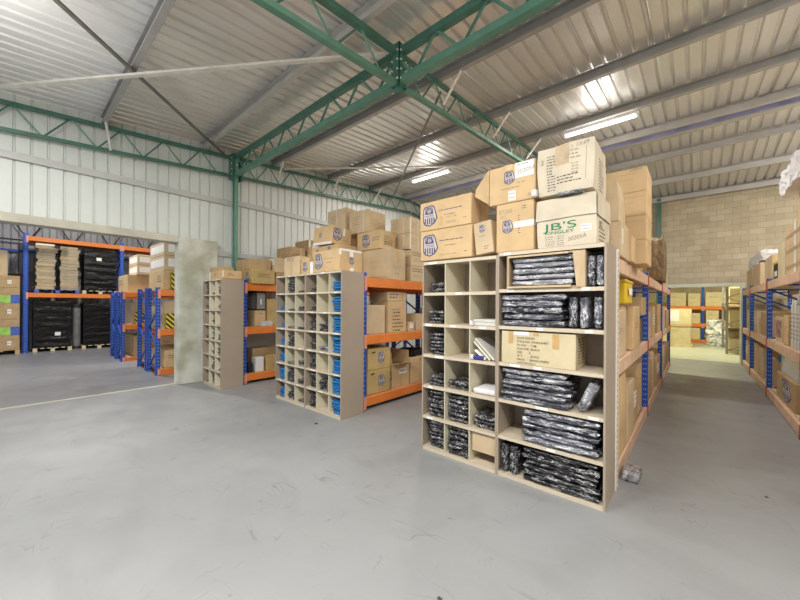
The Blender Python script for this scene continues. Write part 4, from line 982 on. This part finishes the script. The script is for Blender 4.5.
carton('large tan carton with faint red print over the orange beam, middle row', -4.45, -3.80, 4.10, 4.50, DM, 2.545, 'kraft_tan', [('lines', 'F', .30, .72, .62, 2, .035, 'old_tape'), ('lines', 'F', .30, .66, .44, 2, .03, 'old_tape'), ('tape', 'R', .5, .05, .55), ('lines', 'R', .2, .8, .45, 2, .035), ('lines', 'R', .3, .6, .2, 1, .05)])
for i in range(2):
    carton('%s tan carton of a pair beside the large tan one, middle row' % ('lower', 'upper')[i], -4.4, -3.80, 4.66, 5.22, DM + .285 * i, DM + .282 + .285 * i, 'kraft_tan', [('lines', 'R', .05, .9, .8, 2, .04, 'dark_ink'), ('lines', 'F', .1, .9, .8, 2, .04), ('lines', 'R', .1, .7, .4, 2, .03)])
for i in range(2):
    carton('%s tall tan carton above the pair, middle row' % ('lower', 'upper')[i], -4.26, -3.83, 4.62, 5.10, DM + .575 + .285 * i, DM + .855 + .285 * i, 'kraft_tan', [('tape', 'F', .72, .03, 0, 'kraft_pale'), ('lines', 'F', .1, .5, .8, 5, .03), ('tape', 'R', .55, .04, 0, 'kraft_pale'), ('lines', 'R', .1, .4, .7, 4, .03), ('tape', 'R', .1, .03, 0, 'white_tape')], crumple=.006)
carton('crumpled tan carton at the top left of the middle row pile', -5.44, -4.92, 4.10, 4.55, 2.99, 3.40, 'kraft_tan', [('lines', 'F', .15, .45, .7, 4, .035), ('lines', 'R', .2, .8, .6, 4, .04), ('tape', 'F', .5, .03, 0, 'kraft_pale')], crumple=.015)
carton('crumpled tan carton on top beside the top left one, middle row', -4.85, -4.38, 4.14, 4.60, 2.895, 3.29, 'kraft_tan', [('lines', 'F', .2, .7, .75, 5, .035), ('tape', 'F', .8, .03, 0, 'kraft_pale'), ('lines', 'R', .2, .8, .6, 4, .04)], crumple=.013)
carton('tan carton under the top left crumpled one', -5.42, -4.90, 4.06, 4.55, 2.51, 2.975, 'kraft_tan', [('tape', 'F', .5, .05, 0)])
carton('tan carton on the deck at the back of the middle row pile', -5.40, -4.90, 4.06, 4.56, DM, 2.505, 'kraft_tan')
carton('tan carton with torn label standing left on the middle row top', -5.30, -4.84, 3.08, 3.42, TM, 2.39, 'kraft_tan', [('lines', 'F', .2, .7, .9, 2, .03, 'dark_ink'), ('emblem', 'R', .55, .45, .66), ('tape', 'F', .5, .04, 0)])
carton('kraft carton wedged between the labelled box and the white box', -4.82, -4.60, 3.10, 3.45, TM, 2.34, 'kraft', [('emblem', 'F', .55, .45, .6)])
b = MB(); b.box(-.042, .042, -.09, .09, 0, .18); thing(b, 'small_carton', 'paper_white', 'small white carton beside the front emblem carton', 'box', (-4.51, 3.17, TM), bevel=.004)
# inside, facing the gap
LM = 1.142; LB = .202
carton('tall kraft carton printed on both faces, middle shelf of the middle row', -4.28, -3.84, 4.12, 4.58, LM, 1.665, 'kraft', [('text', 'F', .15, .62, .04, 'SIZE'), ('text', 'F', .15, .52, .04, 'S:  24'), ('text', 'F', .15, .42, .04, 'COL'), ('text', 'F', .15, .32, .04, 'QTY: 10 PCS'),
    ('text', 'R', .22, .72, .032, 'SALES ORDER'), ('lines', 'R', .22, .8, .64, 6, .06, 'dark_ink'), ('rect', 'R', .25, .4, .02, .12, 'yellow_plastic', 'sticker')])
carton('flat carton lying on the tall printed one, middle row', -4.30, -3.86, 4.12, 4.60, 1.668, 1.82, 'kraft_tan', [('lines', 'R', .1, .6, .75, 2, .05, 'dark_ink'), ('tape', 'R', .8, .04, 0)])
carton('narrow carton squeezed against the blue upright, middle row', -4.32, -3.86, 3.62, 4.06, LM, 1.60, 'kraft_tan')
carton('low carton at the right of the tall printed one, middle row', -4.3, -3.84, 4.86, 5.5, LM, 1.44, 'kraft_tan')
b = MB(); b.box(-.06, .06, -.09, .09, 0, .16); wb_ = thing(b, 'small_carton', 'kraft_tan', 'small carton with a white sticker on the middle orange beam', 'box', (-3.9, 4.72, LM), bevel=.004)
b = MB(); b.box(.061, .063, -.05, .05, .05, .13); b.build('paper_label', 'paper_white', wb_)
carton('lower of two yellowish cartons with dark emblem above the lowest beam', -4.3, -3.82, 3.63, 4.15, LB, .57, 'kraft_yellow', [('emblem', 'R', .62, .52, .50), ('hole', 'R', .22, .86), ('lines', 'R', .45, .85, .2, 2, .022)])
carton('upper of two yellowish cartons with dark emblem above the lowest beam', -4.3, -3.84, 3.66, 4.18, .575, .91, 'kraft_yellow', [('emblem', 'R', .58, .55, .55), ('hole', 'R', .24, .82), ('lines', 'R', .42, .82, .22, 2, .022)])
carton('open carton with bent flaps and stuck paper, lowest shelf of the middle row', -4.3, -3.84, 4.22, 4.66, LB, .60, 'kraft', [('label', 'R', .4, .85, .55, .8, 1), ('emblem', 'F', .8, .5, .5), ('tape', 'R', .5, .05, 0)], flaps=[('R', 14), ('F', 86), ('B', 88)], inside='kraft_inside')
carton('tall plain carton at the right end of the lowest middle row shelf', -4.3, -3.84, 4.70, 5.25, LB, .66, 'kraft', [('tape', 'R', .5, .05, 0)])
crumpled('plastic_bag', 'black_plastic', 'black plastic bag lying on the cartons under the middle orange beam', 'bag', (-4.05, 4.98, .664), (.30, .42, .13), 33, .06, 8)
row('%s carton at the far part of the middle row shelves', -4.35, -3.86, [(5.6, 5.9, .4, 0), (6.15, 6.8, .5, 0), (6.9, 7.6, .45, 0)], LM, ['kraft', 'kraft_tan', 'kraft_brown'], group='far cartons in the middle row')

# ------------------------------------------------------------------ far left row
TC = 2.087; DC = 2.022; CL = 1.142; CB = .202
carton('flat kraft carton with white tape ends on the far left unit', -7.45, -6.72, 2.66, 3.0, TC, 2.245, 'kraft', [('tape', 'F', .08, .08, 0, 'white_tape'), ('tape', 'F', .96, .05, .2, 'white_tape'), ('lines', 'F', .4, .6, .65, 2, .03, 'dark_ink'), ('lines', 'R', .2, .6, .6, 2, .03, 'dark_ink')])
carton('thin brown carton lying on the flat taped one, far left unit', -7.45, -7.0, 2.68, 2.96, 2.25, 2.335, 'kraft_brown', [('tape', 'F', .5, .05, 0)])
carton('kraft carton with dark emblem above the far left orange beam', -7.52, -6.74, 3.22, 3.70, DC, 2.31, 'kraft_yellow', [('emblem', 'F', .72, .5, .7), ('lines', 'R', .2, .8, .7, 3, .03, 'dark_ink')])
carton('brown carton stacked beside the green column, far left row', -7.55, -6.90, 3.24, 3.70, 2.315, 2.54, 'kraft_brown', [('tape', 'F', .55, .05, 0), ('lines', 'F', .1, .4, .6, 2, .03)])
carton('kraft carton under the white labelled carton, far left row', -7.4, -6.84, 3.78, 4.06, DC, 2.285, 'kraft_yellow', [('emblem', 'R', .5, .55, .6), ('emblem', 'F', .8, .5, .6)])
carton('tan carton with white label and white tape, far left row', -7.42, -6.83, 3.74, 4.08, 2.29, 2.61, 'kraft_tan', [('label', 'F', .66, .99, .5, .92, 3), ('tape', 'F', .10, .05, .7, 'white_tape'), ('rect', 'F', .08, .20, 0, .16, 'white_tape', 'tape'), ('rect', 'F', .56, .66, .05, .5, 'white_tape', 'tape'), ('htape', 'F', 0, 1, .03, .02, 'white_tape')])
carton('brown carton behind the white labelled one, far left row', -7.46, -6.86, 4.14, 4.52, 2.36, 2.90, 'kraft_brown', [('lines', 'R', .1, .7, .7, 3, .04, 'dark_ink'), ('tape', 'R', .7, .05, .5), ('lines', 'F', .2, .6, .55, 2, .04, 'dark_ink')])
carton('carton under the tall brown one at the back of the far left row', -7.46, -6.86, 4.12, 4.54, DC, 2.355, 'kraft_brown')
carton('topmost brown carton near the wall girt, far left row', -7.42, -6.86, 4.60, 4.98, 2.78, 3.12, 'kraft_brown', [('label', 'R', .3, .8, .3, .7, 2), ('tape', 'R', .1, .04, .5, 'white_tape')])
carton('carton under the topmost brown one, far left row', -7.44, -6.85, 4.58, 5.0, 2.40, 2.775, 'kraft_tan')
carton('lowest carton of the back stack, far left row', -7.44, -6.85, 4.58, 5.0, DC, 2.395, 'kraft_tan')
b = MB(); b.box(-.18, .18, -.11, .11, 0, .40); bo = thing(b, 'equipment_case', 'black_matt', 'black case on the box in the far left racking', 'case', (-7.12, 3.5, 1.475), bevel=.008)
b = MB(); b.box(-.16, .16, -.113, -.11, .03, .37); b.box(.181, .183, -.09, .09, .03, .37); b.build('front_frame', 'zinc_dark', bo)
b = MB(); b.box(.183, .186, -.015, .015, .12, .24); b.build('paper_label', 'paper_white', bo)
carton('kraft carton under the black case, far left racking', -7.25, -6.93, 3.36, 3.60, CL, 1.47, 'kraft', [('lines', 'R', .4, .7, .8, 1, .04, 'dark_ink')])
carton('tall brown carton right of the black case, far left racking', -7.3, -6.93, 3.64, 3.98, CL, 1.72, 'kraft_yellow')
crumpled('plastic_bag', 'film', 'clear plastic bag on the middle beam of the far left racking', 'bag', (-6.855, 3.58, CL), (.06, .24, .11), 41, .02, 8)
carton('tall white carton standing on the lowest far left beam', -7.05, -6.88, 3.36, 3.54, CB, .50, 'white_gloss', name='white_carton')
carton('small kraft carton right of the white carton, far left racking', -7.1, -6.88, 3.6, 3.82, CB, .52, 'kraft_yellow', [('tape', 'R', .5, .04, 0)])
carton('dark brown carton behind the white carton, far left racking', -7.45, -7.1, 3.4, 3.9, CB, .66, 'kraft_brown')
b = MB(); b.box(-.08, .08, -.05, .05, 0, .2); thing(b, 'storage_bin', 'black_matt', 'small black bin against the blue upright, far left racking', 'bin', (-6.96, 3.26, CB), bevel=.01)
b = MB(); b.box(-.01, .01, -.5, .5, 0, .75); thing(b, 'display_panel', 'cladding', 'pale grey panel standing at the back of the far left racking', 'panel', (-7.52, 3.9, CB), bevel=.002)

# ------------------------------------------------------------------ annex: low racks
def white_carton(label, *a): carton(label, *a, 'kraft_tan', [('rect', 'F', .08, .98, .25, .80, 'paper_white', 'paper_label'), ('rect', 'R', .1, .9, .25, .8, 'paper_white', 'paper_label')], group='white labelled cartons in the annex')
T2 = 1.925
carton('kraft carton at the base of the stack on the low rack nearest the pier', -10.4, -9.2, 2.32, 3.1, T2, 2.38, 'kraft', [('lines', 'F', .6, .9, .7, 3, .06, 'dark_ink'), ('lines', 'R', .2, .6, .7, 2, .06, 'dark_ink')])
white_carton('white labelled carton, middle of the stack nearest the pier', -10.4, -9.2, 2.34, 3.1, 2.385, 2.72)
white_carton('white labelled carton, top of the stack nearest the pier', -10.4, -9.2, 2.34, 3.1, 2.725, 3.04)
carton('kraft carton beside the white labelled stack, low rack', -10.4, -9.2, 3.2, 3.9, T2, 2.35, 'kraft')
b = MB(); b.box(-.06, .06, -.30, .30, 0, .40); o = thing(b, 'striped_board', 'hazard_stripe', 'yellow and black striped board on the near low rack top', 'board', (-9.13, 2.75, T2)); o.rotation_euler.x = 0
carton('kraft carton on the far low rack top', -13.3, -12.1, 2.2, 2.9, T2, 2.42, 'kraft', [('lines', 'F', .1, .6, .7, 3, .06, 'dark_ink')])
carton('second kraft carton on the far low rack top', -13.2, -12.1, 3.0, 3.7, T2, 2.5, 'kraft', [('tape', 'F', .5, .08, 0)])
white_carton('white labelled carton stacked at the back of the far low rack, lower', -13.0, -12.0, 2.40, 2.90, 2.425, 2.71)
white_carton('white labelled carton stacked at the back of the far low rack, upper', -13.0, -12.0, 2.40, 2.90, 2.715, 3.0)
k = 0
for rk, x0, x1, lv in (('near', -10.6, -9.16, (.132, 1.032)), ('far', -13.3, -12.05, (.102, 1.022))):
    for li, z in enumerate(lv):
        for i in range(4):
            y = 2.34 + .62 * i
            if li == 0 or i > 0:
                carton('%s carton from the front, %s shelf of the %s low rack' % (ORD[i], ('bottom', 'middle')[li], rk), x0, x1, y, y + .55, z, z + R.uniform(.38, .62), ['kraft', 'kraft_tan', 'kraft_brown'][(k + i) % 3], [('lines', 'R', .15, .6, .7, 2, .05, 'dark_ink')], group='cartons on the low annex racks')
        k += 1
    b = MB(); b.box(-.05, .05, -.26, .26, 0, .34); thing(b, 'striped_board', 'hazard_stripe', 'striped hazard board on the middle shelf of the %s low rack' % rk, 'board', (x1 - .02, 2.62, lv[1] + .001))
    carton('front carton behind the hazard board on the %s low rack' % rk, x0, x1 - .12, 2.34, 2.9, lv[1], lv[1] + .62, 'kraft_tan')

# ------------------------------------------------------------------ annex: tall pallet racking
def pallet(x0, x1, y0, y1, z, label, mat='timber_pale'):
    o = ((x0 + x1) / 2, (y0 + y1) / 2, z); e = empty('pallet', o, label, 'pallet', 'pallets in the annex')
    b = MB(); n = 6
    for i in range(n):
        yy = y0 + (y1 - y0 - .1) * i / (n - 1); b.box(x0, x1, yy, yy + .1, z + .10, z + .122)
    b.build('deck_boards', mat, e, o)
    for yy in (y0, (y0 + y1) / 2 - .05, y1 - .1):
        b = MB(); b.box(x0, x1, yy, yy + .1, z + .012, z + .10); b.box(x0, x1, yy, yy + .1, z, z + .012); b.build('bearer', mat, e, o)
def wrapped(label, x0, x1, y0, y1, z0, z1, seed, lab=None):
    w, d, h = x1 - x0, y1 - y0, z1 - z0; bm = bmesh.new(); bmesh.ops.create_cube(bm, size=1); bmesh.ops.subdivide_edges(bm, edges=bm.edges[:], cuts=26, use_grid_fill=True)
    for v in bm.verts:
        p = Vector((v.co.x * w, v.co.y * d, (v.co.z + .5) * h))
        if v.co.z > -.49:
            r = noise.noise(Vector((p.x * 2 + seed, p.y * 1.6, p.z * 9))) * .018 + noise.noise(Vector((p.x * 9, p.y * 9 + seed, p.z * 14))) * .010
            band = .005 * math.sin(p.z * 26 + p.y * 1.5 + seed)
            n = Vector((v.co.x, v.co.y, 0)); n = n.normalized() if n.length else n
            p += n * (r + band); p.z += noise.noise(Vector((p.x * 3, p.y * 3, seed))) * .03 * (v.co.z > .45)
        v.co = p
    b = MB(); b.bm.free(); b.bm = bm
    o = thing(b, 'wrapped_pallet_load', 'black_plastic', label, 'pallet load', ((x0 + x1) / 2, (y0 + y1) / 2, z0), 'black wrapped pallet loads')
    if lab:
        y, z, s = lab; b = MB(); b.box(w / 2 + .03, w / 2 + .034, y - s, y + s, z - s * .8, z + s * .8); l = b.build('paper_label', 'paper_white', o); l['label'] = 'white paper label'
EX0, EX1 = -17.1, -16.2
pallet(EX0, EX1 + .02, .52, 1.44, 0, 'timber pallet under the large black wrapped load on the annex floor')
wrapped('large black wrapped load on the floor beneath the flattened cartons', EX0 + .02, EX1, .53, 1.415, .124, 1.66, 1.3, (.12, .45, .07))
pallet(EX0, EX1 + .02, 1.69, 2.62, 0, 'timber pallet under the black wrapped load beside the grey roll')
wrapped('black wrapped load on the floor right of the grey roll', EX0 + .02, EX1, 1.72, 2.60, .124, 1.60, 5.1, (.40, .95, .04))
b = MB(); b.tube((0, 0, 0), (0, 0, 1.56), .10, 24); rl = thing(b, 'wrapped_roll', 'grey_wrap', 'tall grey wrapped roll standing between the two black floor loads', 'roll', (EX1 - .10, 1.565, 0.0))
b = MB(); b.tube((0, 0, .04), (0, 0, .12), .105, 24); b.tube((0, 0, 1.44), (0, 0, 1.57), .104, 24); b.build('end_cap', 'black_matt', rl)
pallet(EX0, EX1, .55, 1.62, 1.931, 'blue pallet under the flattened carton stacks on the upper level', 'blue_print')
pallet(EX0, EX1, 1.70, 2.66, 1.931, 'timber pallet under the black wrapped load on the upper level')
wrapped('black wrapped load with a white label on the upper level', EX0 + .02, EX1 - .01, 1.74, 2.62, 2.055, 3.52, 8.2, (-.05, 1.12, .07))
def flat_stack(y0, y1, n, word, top):
    z = 2.055
    for i in range(n):
        h = .1085 + R.uniform(-.008, .008); dy = R.uniform(-.02, .02) + (.02 if i > n * .6 else 0) - (.02 if i % 3 == 0 else 0); rz = R.uniform(-.03, .03)
        b = MB(); m = 5
        for kx in range(m):
            zz = h * kx / m; jj = R.uniform(-.012, .012); b.box(-.42, .40 + jj, -(y1 - y0) / 2 + jj, (y1 - y0) / 2 + jj, zz, zz + h / m * .86)
        pos = 'bottom' if i == 0 else 'top' if i == n - 1 else ORD[i] + ' from the bottom'
        o = thing(b, 'flattened_carton_bundle', R.choice(['card_grey', 'card_grey', 'kraft_tan']), 'bundle of flattened cartons, %s of the %s stack on the blue pallet' % (pos, word), 'flattened cartons', (EX1 - .45, (y0 + y1) / 2 + dy, z), 'flattened cartons on the blue pallet', rz)
        z += h + .003
flat_stack(.60, 1.03, 13, 'left', 0); flat_stack(1.16, 1.60, 13, 'right', 0)
b = MB(); b.box(-.3, .3, -.22, .22, 0, .07); thing(b, 'white_carton', 'paper_white', 'flat white carton on top of the left flattened carton stack', 'box', (EX1 - .4, .80, 3.51), bevel=.005)
# pallet of picture boxes left of the racking
def picture_box(label, x0, x1, y0, y1, z0, z1, band):
    fs = [('rect', 'R', 0, .55, .02, .52, 'green_print', 'printed_picture'), ('rect', 'R', .56, 1, .02, .56, 'blue_print', 'printed_band')] if band else [('label', 'R', .4, .6, .35, .65, 1)]
    carton(label, x0, x1, y0, y1, z0, z1, 'kraft_brown', fs, group='cartons on the pallet left of the tall racking')
pallet(-16.95, -16.0, -1.55, .24, 0, 'pallet under the printed cartons at the left edge', 'timber')
zz = .124
for r, (h, band) in enumerate(((.46, 0), (.50, 1), (.50, 0), (.48, 1), (.38, 0))):
    for c in range(4):
        ya = -1.5 + .435 * c
        picture_box('carton in the %s layer, %s from the left on the printed carton pallet' % (('bottom', 'second', 'third', 'fourth', 'top')[r], ORD[c]), -16.9, -16.04, ya, ya + .43, zz, zz + h - .004, band)
    zz += h
carton('single tan carton on top of the printed carton pallet at the left edge', -16.9, -16.3, -.75, -.02, zz, zz + .8, 'kraft_tan')
# steelwork on the annex back wall
e = empty('roof_truss', (-17.45, -3.5, 4.1), 'black lattice truss against the annex back wall above the tall racking', 'truss')
b = MB(); b.bar((-17.45, -3.5, 3.75), (-17.45, 7.8, 3.75), .05); b.build('bottom_chord', 'black_matt', e, (-17.45, -3.5, 4.1))
b = MB(); b.bar((-17.45, -3.5, 4.75), (-17.45, 7.8, 4.75), .05); b.build('top_chord', 'black_matt', e, (-17.45, -3.5, 4.1))
y = -3.4; i = 0
while y < 7.6:
    b = MB(); b.tube((-17.45, y, 3.75 if i % 2 else 4.75), (-17.45, y + .55, 4.75 if i % 2 else 3.75), .02, 6); b.build('web_member', 'black_matt', e, (-17.45, -3.5, 4.1)); y += .55; i += 1
b = MB(); b.bar((-15.2, -3.9, 3.88), (-15.2, 1.3, 4.0), .1, .12); tag(b.build('steel_beam', 'blue_paint'), 'blue steel beam under the concrete lintel in the annex', 'beam')
for z in (2.6, 3.35):
    b = MB(); b.box(-17.62, -17.55, -3.9, 7.9, z, z + .08); tag(b.build('wall_girt', 'blue_paint' if z > 3 else 'zinc_dark'), 'blue girt on the annex back wall' if z > 3 else 'dark girt low on the annex back wall', 'girt')

# ------------------------------------------------------------------ back store room
def store(label, x0, x1, z0, h, y0=20.25, d=.7, mat='carton_cream', fs=()): carton(label, x0, x1, y0, y0 + d, z0, z0 + h, mat, fs, group='cartons in the back store room')
for x0, x1, z, h, l in ((-1.0, -.38, 1.632, .62, 'top left'), (-.30, .12, 1.632, .58, 'top middle'), (.28, .95, 1.632, .62, 'top right'), (.98, 1.7, 1.632, .5, 'top far right'),
                        (-.25, .12, .862, .46, 'second level left'), (.30, .72, .862, .60, 'second level right'), (-.25, .12, .152, .52, 'lowest level left'), (.30, .9, .152, .48, 'lowest level right')):
    store('pale carton on the store room racking, %s' % l, x0, x1, z, h, fs=[('lines', 'F', .2, .7, .7, 2, .05)])
pallet(-1.15, -.12, 17.55, 18.5, 0.004, 'pallet under the stacked pale crates in the back store room', 'timber_pale')
carton('lower pale crate on the pallet in the back store room', -1.1, -.18, 17.6, 18.4, .13, .82, 'carton_cream', [('lines', 'F', .3, .7, .8, 2, .05)], group=None)
carton('upper pale crate with white wrap on the pallet in the back store room', -1.1, -.16, 17.6, 18.4, .90, 1.52, 'carton_cream', [('rect', 'F', .1, .6, .2, .9, 'white_cloth', 'plastic_wrap')], group=None)
b = MB(); b.box(-.48, .48, -.42, .42, 0, .075); thing(b, 'pallet', 'timber', 'thin timber pallet between the two pale crates', 'pallet', (-.63, 18, .822))
crumpled('plastic_sheet', 'white_cloth', 'heap of white plastic wrap leaning on the store room racking', 'plastic', (.62, 19.3, .004), (.55, .5, 1.0), 51, .25)
for i, (y, z, h) in enumerate(((16.4, .905, .6), (17.1, .905, .7), (16.4, 1.755, .5), (17.2, 1.755, .6), (16.5, .01, .5), (17.2, .01, .7))):
    carton('%s carton %s level on the bare steel rack beyond the opening' % (('near', 'far')[i % 2], ('middle', 'top', 'floor')[i // 2]), .85, 1.6, y, y + .6, z, z + h, 'carton_cream', group='cartons on the bare steel rack')

# ------------------------------------------------------------------ litter on the floor
for i, (x, y, s, l) in enumerate(((-1.05, 1.55, .012, 'dark speck of litter on the floor in front of the nearest unit'), (-3.85, 2.72, .02, 'small dark scrap on the floor before the middle row'), (.45, 4.2, .012, 'dark scrap on the aisle floor'))):
    b = MB(); b.box(-s, s, -s * .7, s * .7, 0, s * .4); thing(b, 'floor_litter', 'litter', l, 'litter', (x, y, 0.0005), rz=i)

# ------------------------------------------------------------------ world, camera, view
w = bpy.data.worlds.new('World'); sc.world = w; w.use_nodes = True
bg = w.node_tree.nodes['Background']; bg.inputs[0].default_value = (.90, .96, 1.0, 1); bg.inputs[1].default_value = .5
cam = bpy.data.cameras.new('Camera'); co = bpy.data.objects.new('Camera', cam); COL.objects.link(co)
cam.sensor_fit = 'HORIZONTAL'; cam.sensor_width = 36; cam.lens = 341 / 800 * 36; cam.clip_start = .05; cam.clip_end = 200
cam.shift_y = (305.2 - 300) / 800
co.location = (0, 0, 1.6)
co.rotation_euler = (Matrix.Rotation(math.radians(41.05), 4, 'Z') @ Matrix.Rotation(PI / 2, 4, 'X') @ Matrix.Rotation(.006, 4, 'Z')).to_euler()
sc.camera = co
sc.view_settings.view_transform = 'Standard'; sc.view_settings.look = 'None'; sc.view_settings.gamma = 1; sc.view_settings.use_curve_mapping = False
sc.view_settings.exposure = .25
sc.cycles.max_bounces = 10; sc.cycles.diffuse_bounces = 6; sc.cycles.use_denoising = True
sc.cycles.sample_clamp_indirect = 4
